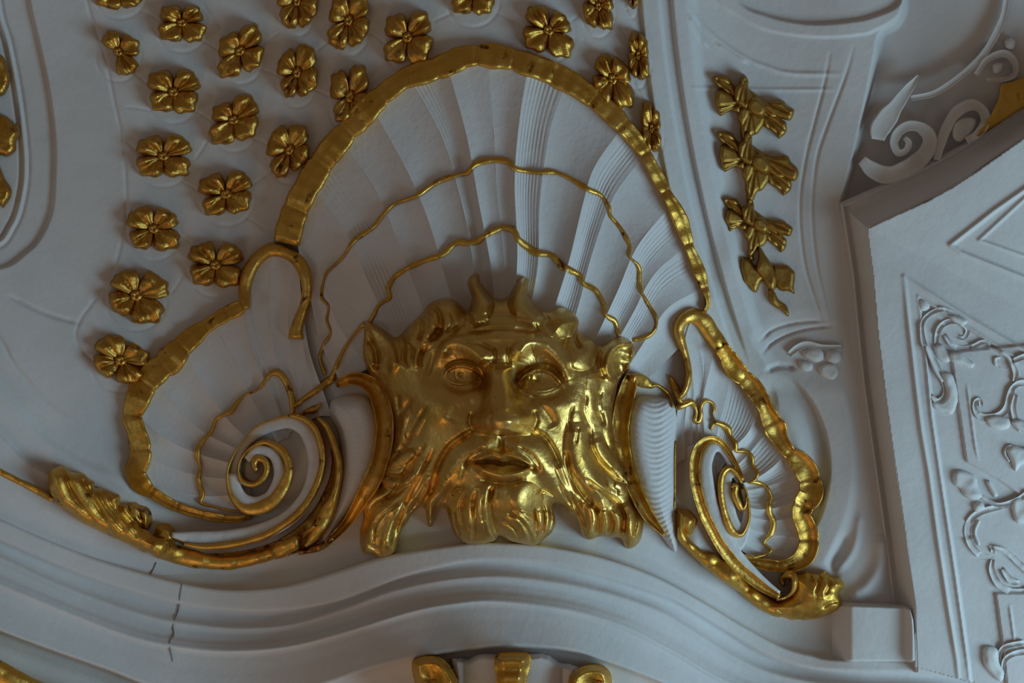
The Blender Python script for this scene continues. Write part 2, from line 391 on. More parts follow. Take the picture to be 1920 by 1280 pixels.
# incised frame of the pilaster and the stepped cap above it
fr1 = [(1556, 100), (1545, 160), (1529, 222), (1512, 290), (1501, 362), (1501, 429), (1510, 501), (1529, 564), (1541, 601)]
fr2 = [(1600, 90), (1584, 146), (1554, 227), (1533, 290), (1524, 362), (1524, 429), (1533, 505), (1550, 577), (1558, 611)]
H += stroke(X, Y, fr1, 2.6, -3.2) + stroke(X, Y, fr2, 2.6, -3.2)
H += stroke(X, Y, [(1541, 601), (1500, 604), (1470, 610), (1445, 620), (1425, 640)], 2.5, -5) + stroke(X, Y, [(1558, 611), (1510, 617), (1470, 630), (1445, 645), (1430, 662)], 2.5, -5)
H += stroke(X, Y, [(1291, 0), (1303, 28), (1331, 61), (1364, 87), (1404, 112), (1434, 124), (1481, 137), (1575, 139)], 4, 3)
H += stroke(X, Y, [(1293, 30), (1310, 65), (1326, 87)], 3, 5) + stroke(X, Y, [(1345, 82), (1378, 105), (1400, 118)], 3, 4)
H += stroke(X, Y, [(1300, 165), (1420, 168), (1560, 168)], 3, 2.5)
cap = crs([(1320, -60), (1345, 0), (1387, 32), (1434, 56), (1500, 68), (1561, 70), (1610, 66), (1640, 58), (1690, 22), (1700, -60)], 8)
H += 5 * sst(sdf(X, Y, np.vstack([cap, [(1700, -400), (1320, -400)]])), -2, 3)
cap2 = crs([(1350, -60), (1387, 8), (1434, 30), (1481, 42), (1528, 47), (1587, 43), (1638, 33), (1690, 5), (1700, -60)], 8)
H -= 9 * sst(sdf(X, Y, np.vstack([cap2, [(1700, -400), (1350, -400)]])), -1, 6)
# recess to the right of the pilaster, up to the arched moulding
rc = crs([(1690, -160), (1690, 20), (1650, 62), (1640, 105), (1625, 180), (1612, 240), (1598, 300), (1576, 380)], 8)
H -= (50 - 0.15 * np.clip(X - 1600, 0, 330)) * sst(sdf(X, Y, np.vstack([rc, [(1600, 500), (2400, 500), (2400, -200)]])), -3, 11)
# curved trough behind the right wing
trg = crs([(1436, 690), (1480, 705), (1513, 738), (1535, 775), (1549, 815), (1556, 860), (1555, 900), (1546, 945), (1530, 985), (1500, 1030)], 8)
sd_ = sdf(X, Y, np.vstack([trg, [(1400, 1040), (1380, 800)]]))
H += -13 * sst(sd_, -2, 6) * sst(sd_, 60, 20) * sst(Y, 700, 740) * sst(X, 1400, 1470)
trg2 = crs([(1500, 690), (1560, 700), (1586, 740), (1600, 800), (1606, 870), (1600, 940), (1580, 1000), (1550, 1060)], 8)
H += 6 * sst(sdf(X, Y, np.vstack([trg2, [(1400, 1100), (1380, 690)]])), -10, 12) * sst(X, 1420, 1500) * sst(Y, 690, 740)
H += stroke(X, Y, [(1438, 695), (1462, 686), (1490, 690)], 5, -8) + 7 * sst(sdf(X, Y, [(1330, 560), (1400, 650), (1440, 690), (1420, 640), (1470, 600), (1560, 600), (1560, 400), (1400, 300)]), -25, 25)
H += stroke(X, Y, [(1590, 1122), (1625, 1100), (1650, 1060), (1655, 1000)], 15, 12) + stroke(X, Y, [(1590, 1000), (1560, 1060), (1570, 1090)], 9, -6) + stroke(X, Y, [(1615, 960), (1600, 1030), (1570, 1070)], 8, 5)
H += 0.5 * wob2(X, Y, 34, 1) + 0.28 * wob2(X, Y, 11, 2)
H[:] = H
# plaster cracks (thin grooves)
yc = np.interp(X, c0[:, 0], c0[:, 1])
WR = [(1716, 1300), (1716, 1140), (1703, 1050), (1691, 960), (1673, 840), (1657, 720), (1645, 620), (1636, 514), (1625, 428), (1670, 407), (1739, 376), (1786, 350), (1832, 320), (1920, 258), (2080, 140), (2400, -80), (2400, 1600), (1716, 1600)]
sw = sdf(X, Y, WR)
cx_ = lambda A: (A[:-1, :-1] + A[1:, 1:]) / 2
Xc, Yc, ycc, swc = cx_(X), cx_(Y), cx_(yc), cx_(sw)
live = (Yc < ycc + 26) & (swc < 12)
tb = cx_(T_)
arch_m = live & (tb > 1197) & (tb < 1300) & (Yc < 640)
back_m = live & (tb >= 1300) & (Yc < 690) & (Xc < 1660) & (sdf(Xc, Yc, np.vstack([rc, [(1600, 700), (2400, 700), (2400, -200)]])) < 0)
ceil_m = live & ~arch_m & ~back_m
for nm, km in (('ceiling', ceil_m), ('trim_1', arch_m), ('wall_back', back_m)):
    o = sheet(nm, X, Y, H, M_WALL, None, keep=km, record=(nm == 'ceiling')); tag(o, kind='structure')
tag(bpy.data.objects['ceiling'], 'pinkish white plaster cove with incised honeycomb lines and oval frame edge')
tag(bpy.data.objects['trim_1'], 'arched band of flat white fillets right of the large shell')
tag(bpy.data.objects['wall_back'], 'white pilaster face with incised double line frame under a curved cap')

# cornice: curves copied from left to right, profile stepping down and outwards
c1 = arr([(-260, 900), (-120, 960), (0, 1010), (100, 1053), (200, 1090), (300, 1120), (367, 1134), (467, 1143), (560, 1138), (640, 1122), (700, 1100), (767, 1075), (867, 1052), (933, 1048), (1033, 1055), (1100, 1070), (1167, 1089),
     (1240, 1114), (1275, 1129), (1350, 1174), (1425, 1219), (1481, 1241), (1537, 1253), (1612, 1257), (1725, 1259), (1800, 1262), (1870, 1290), (1960, 1350), (2150, 1430)])
c2 = arr([(-260, 930), (-120, 995), (0, 1047), (100, 1093), (200, 1131), (283, 1157), (340, 1168), (440, 1178), (540, 1172), (640, 1144), (733, 1110), (833, 1088), (933, 1081), (1033, 1091), (1100, 1104), (1167, 1122), (1240, 1149),
     (1294, 1181), (1369, 1228), (1444, 1262), (1540, 1282), (1640, 1290), (1760, 1294), (1860, 1320), (1960, 1390), (2150, 1480)])
c3 = arr([(-260, 970), (-120, 1040), (0, 1095), (133, 1150), (233, 1188), (320, 1209), (420, 1219), (533, 1212), (640, 1186), (767, 1147), (850, 1131), (933, 1126), (1067, 1143), (1167, 1173), (1240, 1209), (1275, 1228), (1350, 1272),
     (1450, 1310), (1560, 1335), (1700, 1345), (1860, 1370), (2150, 1540)])
c4 = arr([(-260, 1070), (-120, 1130), (0, 1181), (100, 1218), (200, 1253), (283, 1284), (400, 1312), (500, 1312), (600, 1284), (700, 1251), (800, 1227), (900, 1213), (967, 1210), (1067, 1218), (1133, 1238), (1240, 1278), (1320, 1320), (1420, 1360), (1560, 1395), (1860, 1420), (2150, 1600)])
xs = np.arange(-200, 2110, 5.0)
def cv(c):
    q = crs(c, 8); return np.interp(xs, q[:, 0], q[:, 1])
C0, C1, C2, C3, C4 = map(cv, (c0, c1, c2, c3, c4))
rows = [(C0 - 46, -3), (C0 - 25, 1), (C0 - 5, 8), (C0 - 1, 14), (C0, 26), (C0 + 3, 29), (C1 - 3, 31), (C1 + 2, 30), (C1 + 5, 23), ((C1 * 2 + C2) / 3 + 2, 21), ((C1 + 2 * C2) / 3, 25), (C2 - 5, 33), (C2 - 1, 39), (C2 + 3, 38),
        (C2 * .7 + C3 * .3, 35), (C2 * .4 + C3 * .6, 40), (C3 - 8, 50), (C3 - 4, 52), (C3, 58), (C3 + 4, 56), (C3 + 8, 53), (C3 * .6 + C4 * .4, 58), (C4 - 6, 72), (C4 - 1, 74), (C4 + 2, 66), (C4 + 5, 40), (C4 + 30, 24), (C4 + 70, 16), (C4 + 150, 8)]
rr = []
for (a, ha), (b, hb) in zip(rows[:-1], rows[1:]):
    n = max(1, int(np.ceil(np.max(np.abs(b - a)) / 8)))
    for i in range(n): rr.append((a + (b - a) * i / n, ha + (hb - ha) * i / n))
rr.append(rows[-1])
Yr = np.array([r[0] for r in rr]); Xr = np.tile(xs, (len(rr), 1)); Hr = B(Xr, Yr) + np.array([r[1] for r in rr])[:, None] + 0.5 * wob2(Xr, Yr, 40, 3)
# hairline crack running down the cornice
Hr -= 0
o = sheet('trim_2', Xr, Yr, Hr, M_WALL); tag(o, 'serpentine white cornice moulding curving along the bottom', kind='structure')
tr2 = o
for p in ([(341, 1094, 1.5), (337, 1120, 1.4), (334, 1145, 1.7), (325, 1168, 1.4), (326, 1190, 1.3), (318, 1206, 1.2), (324, 1240, 1.0)], [(293, 1054, 1.6), (287, 1068, 1.8), (282, 1077, 1.2)]):
    k = ribbon('crack', p, M_CRACK, tr2, T=0.3, lump=0, wv=0.3, sink=1.5, rec=False, step=2, lift=1.3)
# frame moulding of the right wall (mitred at its corner)
Oa = [(1700, 1260), (1672, 1130), (1650, 960), (1633, 840), (1616, 720), (1606, 620), (1596, 514), (1574, 380)]
Ia = [(1722, 1260), (1718, 1130), (1692, 960), (1674, 840), (1658, 720), (1646, 620), (1637, 514), (1626, 428)]
Ob = [(1574, 380), (1664, 341), (1740, 306), (1800, 273), (1857, 236), (1920, 193), (2090, 70)]
Ib = [(1626, 428), (1700, 394), (1760, 365), (1808, 337), (1850, 306), (1920, 258), (2090, 135)]
us = np.array([0, .06, .1, .13, .165, .2, .32, .4, .5, .6, .7, .8, .9, .97, 1.0])
hs = np.array([-4, 3, 10, 13, 8, 2, 4, 7, 13, 21, 31, 41, 50, 55, 55])
for leg, (O_, I_) in enumerate(((Oa, Ia), (Ob, Ib))):
    n = 130
    tt = np.linspace(0, 1, n)
    po, pi = resample(arr(O_), n), resample(arr(I_), n)
    if leg == 0: pass
    Xl = po[:, 0:1] + (pi - po)[:, 0:1] * us; Yl = po[:, 1:2] + (pi - po)[:, 1:2] * us
    Hl = B(Xl, Yl) + hs
    o = sheet('trim_%d' % (3 + leg), Xl, Yl, Hl, M_WALL)
    tag(o, ('tall white cove moulding beside the blue lit right wall', 'rising curved white moulding over the right wall')[leg], kind='structure')

def wr_h(X, Y, sd):
    d = (-(X - 1625) * 0.482 + -(Y - 428) * 0.876)          # distance above the crease line
    h = 56 - 0.16 * np.clip(X - 1640, 0, 600) + 0.20 * np.clip(d + 132 * 0, 0, 400) * 1.0
    # crease from the corner down to the right
    dl = (Y - 428) - (X - 1625) * 0.515
    h = 56 - 0.02 * np.clip(X - 1640, 0, 600) + 0.16 * np.clip(-dl, 0, 400)
    h += stroke(X, Y, [(1695, 518), (1702, 590), (1707, 632), (1719, 737), (1728, 808), (1742, 889), (1758, 1007), (1778, 1139), (1794, 1237), (1800, 1300)], 4, 5.5, smooth=False)
    h += stroke(X, Y, [(1722, 556), (1735, 653), (1747, 779), (1764, 895), (1775, 968), (1791, 1073), (1814, 1237), (1822, 1300)], 3.2, 4.5, smooth=False)
    h += stroke(X, Y, [(1695, 518), (1770, 567), (1820, 598), (1920, 657), (2060, 740)], 4, 5, smooth=False) + stroke(X, Y, [(1722, 556), (1760, 580), (1830, 623), (1900, 668), (2060, 760)], 3, 4, smooth=False)
    pin = sdf(X, Y, [(1722, 556), (1735, 653), (1747, 779), (1764, 895), (1791, 1073), (1814, 1237), (1830, 1400), (2400, 1400), (2400, 960), (1900, 668)])
    h -= 6 * sst(pin, -1, 4)
    h += stroke(X, Y, [(2000, 300), (1864, 395), (1782, 459), (1801, 473), (1920, 520), (2060, 590)], 4, 5, smooth=False) + stroke(X, Y, [(2000, 310), (1920, 373), (1836, 450), (1920, 480), (2060, 545)], 3, 3.5, smooth=False)
    h += 6 * sst(sdf(X, Y, [(1783, 660), (1797, 760), (1804, 808), (1812, 865), (1871, 898), (1960, 960), (2400, 960), (2400, 600)]), -1.5, 1.5)
    h += stroke(X, Y, [(1813, 720), (1829, 838), (1835, 860)], 2, 3)
    h += 6 * sst(sdf(X, Y, [(1867, 1112), (1880, 1205), (1890, 1300), (2400, 1400), (2400, 1112)]), -1.5, 1.5) + stroke(X, Y, [(1893, 1135), (1904, 1215)], 2, 3)
    h += 5 * sst(sdf(X, Y, [(1811, 860), (1857, 890), (1916, 939), (1990, 960), (1990, 1112), (1900, 1112)]), -1, 1) * 0
    return h + 0.5 * wob2(X, Y, 30, 5) + 0.2 * wob2(X, Y, 9, 6)
WRP = [(1714, 1250), (1716, 1140), (1703, 1050), (1691, 960), (1673, 840), (1657, 720), (1645, 620), (1636, 514), (1625, 428), (1670, 407), (1739, 376), (1786, 350), (1832, 320), (1920, 258), (2080, 140), (2110, 130), (2110, 1420), (1950, 1420), (1890, 1310), (1860, 1290)]
o = relief('wall_right', WRP, wr_h, M_WALL, None, step=2.2, z0=0.0, closed_smooth=False, sink=3)
tag(o, 'blue lit white wall with bead mouldings and stucco scrollwork', kind='structure')
# end block of the cornice under the frame moulding
o = relief('trim_5', [(1560, 1128), (1600, 1128), (1676, 1131), (1700, 1131), (1712, 1138), (1719, 1160), (1723, 1200), (1725, 1246), (1560, 1246)],
           lambda X, Y, sd: 30 * sst(sd, 0, 9) * sst(X, 1560, 1600) + 18 * np.exp(-((X - 1712) / 12.0) ** 2) * sst(sd, 0, 6), M_WALL, None, step=2, z0=8.0, closed_smooth=False)
tag(o, 'rounded white end block of the cornice', kind='structure')

# ------------------------------------------------------------------ LARGE SCALLOP SHELL
RIM = [(537, 456, 44), (546, 418, 50), (560, 380, 50), (579, 345, 46), (600, 310, 48), (622, 280, 46), (650, 247, 46), (678, 217, 44), (702, 192, 44), (730, 168, 38), (758, 148, 38), (790, 137, 42), (820, 128, 46),
       (845, 118, 42), (870, 107, 42), (900, 104, 42), (930, 106, 44), (960, 111, 42), (990, 121, 42), (1020, 131, 44), (1050, 145, 44), (1080, 161, 40), (1110, 182, 38), (1140, 206, 38), (1165, 232, 34), (1190, 260, 30),
       (1208, 285, 24), (1222, 310, 22), (1235, 335, 24), (1248, 360, 22), (1262, 385, 24), (1275, 412, 28), (1285, 440, 26), (1295, 470, 18), (1308, 500, 22), (1318, 530, 18), (1326, 555, 11), (1328, 570, 8), (1322, 584, 7)]
BAND1 = [(610, 702, 7), (600, 672, 6), (607, 645, 7), (619, 625, 5), (612, 600, 6), (616, 575, 6), (603, 558, 5), (605, 535, 5), (613, 510, 5), (640, 485, 6), (665, 450, 9), (700, 425, 9), (735, 385, 7), (780, 367, 8), (820, 341, 10), (858, 328, 9), (877, 323, 12), (890, 309, 11), (915, 301, 12),
         (950, 302, 12), (968, 317, 10), (1010, 323, 10), (1040, 323, 9), (1070, 335, 9), (1100, 354, 12), (1125, 365, 10), (1140, 385, 9), (1145, 405, 8), (1165, 430, 9), (1180, 460, 8), (1181, 482, 7), (1197, 500, 9), (1200, 540, 9), (1215, 570, 7), (1229, 592, 7), (1229, 615, 8), (1213, 631, 9), (1187, 637, 9)]
BAND2 = [(692, 606, 10), (701, 590, 9), (708, 575, 9), (720, 565, 8), (731, 558, 9), (728, 540, 9), (740, 519, 10), (760, 505, 8), (780, 495, 12), (803, 486, 12), (830, 477, 12), (845, 463, 12), (860, 454, 13), (878, 456, 12), (895, 452, 12), (910, 442, 12), (925, 433, 14), (945, 427, 12), (963, 432, 12), (972, 450, 15),
         (990, 464, 14), (1005, 474, 14), (1035, 479, 13), (1055, 500, 15), (1085, 515, 12), (1094, 532, 11), (1115, 543, 10), (1130, 565, 10), (1135, 590, 10), (1153, 603, 11), (1160, 630, 7)]
SB = [  # crests of the flutes, rim end first; the last two numbers of each: comb side and strength are set below
 [(560, 470), (582, 560), (600, 640), (640, 720)],
 [(556, 430), (600, 505), (630, 600), (690, 690)],
 [(585, 350), (650, 440), (692, 530), (745, 650)],
 [(640, 265), (706, 360), (752, 470), (805, 610)],
 [(700, 205), (762, 318), (802, 410), (832, 510), (865, 620)],
 [(770, 150), (826, 250), (858, 350), (882, 460), (900, 600)],
 [(840, 128), (875, 255), (896, 370), (922, 510), (930, 620)],
 [(915, 112), (925, 240), (932, 360), (946, 500), (945, 620)],
 [(990, 126), (974, 225), (965, 340), (970, 485), (958, 620)],
 [(1060, 155), (1030, 250), (1012, 380), (1008, 500), (985, 620)],
 [(1165, 240), (1116, 310), (1096, 370), (1068, 485), (1045, 560), (1020, 640)],
 [(1208, 290), (1150, 370), (1112, 470), (1088, 560), (1060, 660)],
 [(1258, 385), (1196, 460), (1156, 550), (1105, 660)],
 [(1290, 460), (1228, 512), (1185, 590), (1140, 670)],
 [(1318, 540), (1255, 575), (1215, 630), (1170, 700)],
 [(1322, 600), (1275, 650), (1225, 700), (1180, 740)]]
# strength of each flute's hollow, comb strip start/end in 0..1 across the flute
FL = [(5, 0, 0), (7, 0, 0), (8, .1, .55), (8, 0, 0), (9, 0, 0), (10, .0, .42), (5, 0, 0), (6, 0, 0), (9, .05, .95), (11, 0, 0), (9, .15, .9), (9, 0, 0), (11, .02, .62), (8, .1, .5), (6, 0, 0)]
FLH = [8, 3, 9, 3, 10, 3, 11, 2, 13, 3, 14, 5, 13, 5, 9, 3]     # crest heights
BP1 = np.vstack([crs(BAND1, 6)[:, :2]]); BP2 = np.vstack([crs(BAND2, 6)[:, :2]])
def fluted(parent, bounds, crest, flutes, ns, z0, inner=None, part='flute', edge0=None, edge1=None, mat=None):
    cs = [resample(crs(arr(c), 6), ns) for c in bounds]
    CT = np.array(cs)                                     # (nb, ns, 2)
    nb = len(cs); objs = []
    ext = np.concatenate([2 * CT[:1] - CT[1:2], CT, 2 * CT[-1:] - CT[-2:-1]])
    for i in range(nb - 1):
        a, b, c, d = ext[i], ext[i + 1], ext[i + 2], ext[i + 3]
        wmax = np.hypot(*(c - b).T).max(); nu = int(max(10, wmax / 2.6))
        if flutes[i][2] > 0: nu = int(max(nu, wmax / 1.6))
        u = np.linspace(0, 1, nu)
        t = u[None, :, None]
        Pm = 0.5 * ((2 * b[:, None]) + (c - a)[:, None] * t + (2 * a - 5 * b + 4 * c - d)[:, None] * t ** 2 + (3 * b - a - 3 * c + d)[:, None] * t ** 3)
        X_, Y_ = Pm[..., 0], Pm[..., 1]
        sN = np.linspace(0, 1, ns)[:, None]
        amp, k0, k1 = flutes[i]
        cr = crest[i] * (1 - u) + crest[i + 1] * u
        fade = 0.55 + 0.45 * np.sin(math.pi * np.clip(1 - sN * 0.85, 0, 1) ** 0.8)
        h = cr[None, :] * fade - amp * (1 - (2 * np.abs(u - 0.5)) ** 1.7)[None, :] * fade
        if k1 > 0:
            msk = sst(u, k0 - .02, k0 + .06) * sst(u, k1 + .04, k1 - .04)
            nr = max(4, round((k1 - k0) * wmax / 8.5))
            h = h + 0.62 * np.cos(2 * math.pi * nr * (u - k0) / (k1 - k0) + 0.5 * np.sin(sN * 9))[:, :] * msk[None, :] * sst(sN, 1.0, .85) * (0.8 + .2 * np.sin(sN * 31))
        h = h + 0.4 * wob2(X_, Y_, 15, i)
        if inner: h = h + inner(X_, Y_)
        Hh = B(X_, Y_) + z0 + h
        objs.append(sheet(part, X_, Y_, Hh, mat or M_SHELL, parent))
    return objs
def tier(X, Y):
    p1 = np.vstack([BP1, [(1150, 720), (660, 720)]]); p2 = np.vstack([BP2, [(1120, 700), (720, 690)]])
    return 6 * sst(sdf(X, Y, p1), -3, 6) + 6 * sst(sdf(X, Y, p2), -3, 6)
shell = empty('scallop_shell', 940, 620, 'large fluted white scallop shell rising behind the gilded mask', 'shell')
fluted(shell, SB, FLH, FL, 170, 14, tier)
r_ = ribbon('gilded_rim', RIM, M_GOLD, shell, T=20, prof='lipr', seg=85, lump=.12, wv=.08, seed=1)
r_['label'] = 'thick scalloped gold rim'
r_ = ribbon('gilded_fillet', BAND1, M_GOLD, shell, T=7, lump=.25, wv=.28, seed=2, step=2.5); r_['label'] = 'thin wavy outer gold fillet'
r_ = ribbon('gilded_fillet', BAND2, M_GOLD, shell, T=8, lump=.25, wv=.22, seed=4, step=2.5); r_['label'] = 'thin wavy inner gold fillet'

# ------------------------------------------------------------------ LEFT WING: small fluted shell with hooked gold rim
wl = empty('shell_wing', 520, 880, 'left fluted white shell wing with hooked scalloped gold rim', 'shell', 'side shells beside the mask')
LB = [[(574, 640), (590, 690), (610, 745), (622, 780)], [(566, 560), (568, 640), (582, 710), (600, 780)], [(553, 492), (540, 600), (555, 700), (575, 790)], [(510, 470), (505, 600), (528, 700), (560, 800)],
      [(468, 500), (478, 620), (512, 720), (545, 810)], [(455, 568), (478, 670), (515, 750), (540, 820)], [(400, 604), (440, 680), (480, 760), (520, 830)], [(340, 655), (390, 735), (440, 800), (505, 850)],
      [(285, 700), (330, 760), (385, 812), (490, 860)], [(252, 770), (300, 815), (370, 850), (480, 880)], [(262, 850), (300, 868), (375, 892), (470, 900)], [(258, 895), (310, 915), (380, 930), (470, 925)],
      [(300, 930), (350, 943), (410, 952), (480, 950)], [(380, 968), (420, 968), (450, 967), (500, 965)]]
fluted(wl, LB, [2, 4, 2, 5, 4, 8, 4, 9, 4, 9, 6, 8, 5, 2], [(2, 0, 0), (3, 0, 0), (4, 0, 0), (3, 0, 0), (3, 0, 0), (5, 0, 0), (5, 0, 0), (6, 0, 0), (6, 0, 0), (5, 0, 0), (4, 0, 0), (4, 0, 0), (2, 0, 0)], 110, 12)
LRIM = [(460, 562, 18), (447, 577, 26), (425, 588, 28), (400, 603, 26), (375, 620, 32), (352, 640, 38), (335, 657, 46), (312, 682, 50), (288, 700, 50), (270, 722, 48), (258, 750, 44), (248, 781, 38), (256, 808, 34), (263, 837, 42), (262, 862, 38), (254, 886, 40), (268, 910, 32), (293, 928, 22), (327, 948, 20), (369, 962, 17), (420, 972, 15), (455, 972, 11), (473, 970, 5)]
r_ = ribbon('gilded_rim', LRIM, M_GOLD, wl, T=18, prof='lip', seg=52, lump=.15, wv=.06, seed=6); r_['label'] = 'scalloped gold rim'
LHOOK = [(462, 580, 12), (458, 560, 22), (461, 530, 26), (469, 505, 26), (484, 484, 26), (505, 469, 27), (530, 470, 27), (553, 483, 26), (570, 508, 24), (576, 540, 22), (572, 570, 20), (563, 595, 22), (556, 618, 26), (555, 636, 30)]
r_ = ribbon('gilded_hook', LHOOK, M_GOLD, wl, T=20, prof='round', lump=.08, wv=.05, seed=7); r_['label'] = 'gold hook curling down from the rim'
LIN = [(547, 778, 9), (549, 760, 12), (543, 732, 14), (532, 708, 14), (519, 698, 13), (505, 703, 11), (491, 722, 7), (478, 733, 5), (460, 740, 5), (447, 752, 8), (434, 770, 11), (418, 778, 7), (404, 788, 7), (397, 808, 9), (384, 822, 8), (374, 836, 11), (370, 855, 12), (375, 876, 7), (372, 900, 10), (379, 925, 12), (376, 940, 10), (386, 946, 7), (400, 950, 5), (430, 957, 5), (470, 963, 4)]
r_ = ribbon('gilded_fillet', LIN, M_GOLD, wl, T=8, lump=.2, wv=.15, seed=8, step=2.5); r_['label'] = 'thin wavy gold fillet'
r_ = ribbon('gilded_branch', [(549, 764, 6), (560, 755, 9), (578, 742, 11), (598, 728, 13), (615, 715, 17), (626, 708, 14)], M_GOLD, wl, T=9, seed=9, step=2.5); r_['label'] = 'short gold branch'
r_ = ribbon('gilded_branch', [(620, 712, 12), (626, 698, 9), (633, 680, 9), (645, 655, 7), (660, 632, 6), (674, 615, 7), (684, 606, 9)], M_GOLD, wl, T=8, seed=10, step=2.5); r_['label'] = 'gold branch rising to the ear'

# ------------------------------------------------------------------ RIGHT WING
wr = empty('shell_wing', 1400, 900, 'right fluted white shell wing edged by a broad gold rim', 'shell', 'side shells beside the mask')
RB = [[(1272, 750), (1268, 790), (1266, 830), (1268, 870)], [(1290, 690), (1288, 750), (1283, 800), (1285, 860)], [(1284, 640), (1300, 720), (1298, 790), (1300, 860)], [(1302, 600), (1318, 700), (1308, 790), (1315, 860)],
      [(1342, 645), (1330, 695), (1318, 760), (1325, 860)], [(1372, 690), (1360, 750), (1345, 810), (1335, 880)], [(1430, 752), (1404, 808), (1378, 838), (1345, 890)], [(1450, 795), (1425, 825), (1395, 860), (1350, 900)], [(1472, 850), (1448, 876), (1410, 900), (1355, 915)],
      [(1505, 880), (1470, 900), (1425, 915), (1360, 925)], [(1520, 925), (1485, 942), (1430, 955), (1365, 940)], [(1505, 965), (1475, 972), (1435, 975), (1370, 955)], [(1515, 1010), (1475, 1005), (1435, 1000), (1370, 975)], [(1495, 1050), (1455, 1040), (1415, 1030), (1370, 1000)], [(1440, 1058), (1415, 1048), (1395, 1035), (1370, 1015)]]
fluted(wr, RB, [2, 4, 4, 3, 8, 3, 11, 4, 13, 4, 12, 4, 6, 3, 2], [(2, 0, 0), (3, 0, 0), (3, 0, 0), (3, 0, 0), (5, 0, 0), (5, .1, .9), (8, 0, 0), (7, .05, .9), (8, .1, .9), (7, .1, .9), (8, 0, 0), (4, 0, 0), (4, .1, .8), (3, 0, 0)], 110, 16)
RHOOK = [(1272, 746, 9), (1281, 738, 12), (1288, 722, 14), (1291, 700, 14), (1286, 670, 15), (1277, 640, 18), (1272, 617, 22), (1281, 599, 26), (1299, 592, 30), (1318, 602, 34), (1333, 624, 34), (1350, 648, 31), (1358, 660, 28)]
r_ = ribbon('gilded_hook', RHOOK, M_GOLD, wr, T=20, prof='round', lump=.08, wv=.05, seed=3); r_['label'] = 'gold hook at the top of the rim'
RRIM = [(1352, 650, 26), (1365, 670, 33), (1380, 694, 34), (1403, 716, 33), (1422, 740, 33), (1436, 766, 28), (1443, 782, 34), (1452, 800, 42), (1462, 822, 30), (1478, 846, 26), (1496, 862, 36), (1510, 880, 42), (1518, 900, 42), (1520, 925, 42), (1508, 945, 44), (1502, 965, 34), (1510, 985, 34), (1516, 1005, 40), (1514, 1030, 38), (1500, 1050, 32), (1470, 1061, 24), (1430, 1057, 19), (1395, 1046, 13), (1372, 1032, 6)]
r_ = ribbon('gilded_rim', RRIM, M_GOLD, wr, T=22, prof='cup', seg=62, lump=.10, wv=.05, seed=5); r_['label'] = 'broad segmented gold rim'
RIN = [(1266, 768, 8), (1274, 762, 13), (1283, 759, 12), (1296, 754, 14), (1302, 760, 10), (1306, 772, 7), (1303, 788, 10), (1310, 790, 9), (1315, 778, 8), (1314, 765, 8), (1318, 755, 8), (1326, 751, 7), (1337, 757, 7), (1339, 768, 6), (1337, 778, 3), (1341, 789, 5), (1336, 798, 7), (1333, 806, 5)]
r_ = ribbon('gilded_fillet', RIN, M_GOLD, wr, T=9, lump=.2, wv=.12, seed=11, step=2); r_['label'] = 'upper crinkled gold fillet'
RIN2 = [(1338, 792, 6), (1351, 795, 12), (1364, 803, 14), (1370, 818, 8), (1379, 832, 10), (1381, 845, 8), (1399, 846, 8), (1410, 856, 8), (1412, 872, 8), (1421, 886, 7), (1416, 899, 7), (1405, 905, 5), (1418, 904, 9), (1437, 912, 7), (1446, 930, 8), (1442, 945, 12), (1443, 961, 12), (1450, 980, 14), (1446, 998, 14), (1439, 1008, 8), (1433, 1018, 6), (1446, 1031, 6), (1438, 1038, 6), (1416, 1044, 8), (1390, 1040, 6), (1368, 1028, 4)]
r_ = ribbon('gilded_fillet', RIN2, M_GOLD, wr, T=9, lump=.2, wv=.12, seed=0, step=2); r_['label'] = 'lower crinkled gold fillet'
r_ = ribbon('gilded_leaf', [(1256, 704, 3), (1261, 716, 14), (1267, 730, 17), (1272, 744, 12), (1278, 756, 7)], M_GOLD, wr, T=10, seed=1, step=2); r_['label'] = 'small pointed gold leaf'

# ------------------------------------------------------------------ white cushions, gold straps
def cushion_h(cxf, k):
    def f(X, Y, sd):
        m = sst(sd, 0, 14)
        return 46 * np.sqrt(np.clip(1 - (1 - np.clip(sd / 34, 0, 1)) ** 2, 0, 1)) + k * 1.0 * np.cos((Y + 0.012 * (X - cxf) ** 2) * 2 * math.pi / 10.5 + 0.8 * np.sin(X / 9.0) + np.sin(Y / 17.0)) * m
    return f
cl = relief('cushion_roll', [(620, 752), (643, 740), (669, 738), (692, 748), (708, 780), (712, 824), (704, 877), (688, 912), (665, 945), (636, 985), (612, 1018), (604, 1008), (622, 960), (636, 900), (638, 850), (632, 810), (618, 782)], cushion_h(665, 0.10), M_SHELL, None, 1.8, pct=50)
tag(cl, 'left smooth white cushion between gold scroll and mask', 'cushion', 'white cushions beside the mask')
cr_ = relief('cushion_roll', [(1176, 775), (1186, 752), (1205, 742), (1240, 744), (1262, 752), (1271, 785), (1270, 860), (1268, 930), (1270, 1032), (1240, 1005), (1212, 960), (1192, 905), (1178, 850), (1174, 808)], cushion_h(1226, 0.85), M_SHELL, None, 1.5, pct=50)
tag(cr_, 'right white cushion combed with curved brush ridges', 'cushion', 'white cushions beside the mask')
sl = ribbon('gilded_strap', [(630, 722, 10), (642, 716, 18), (660, 710, 24), (682, 713, 28), (702, 728, 34), (714, 755, 36), (721, 788, 36), (721, 820, 36), (716, 850, 34), (706, 882, 34), (694, 908, 34), (680, 932, 28), (665, 958, 22), (650, 980, 18), (632, 1000, 15), (611, 1019, 9)], M_GOLD, None, T=30, prof='cup', lump=.06, wv=.04, seed=3, lift=8)
tag(sl, 'curved gold strap hugging the left side of the mask', 'strap', 'gold straps beside the mask')
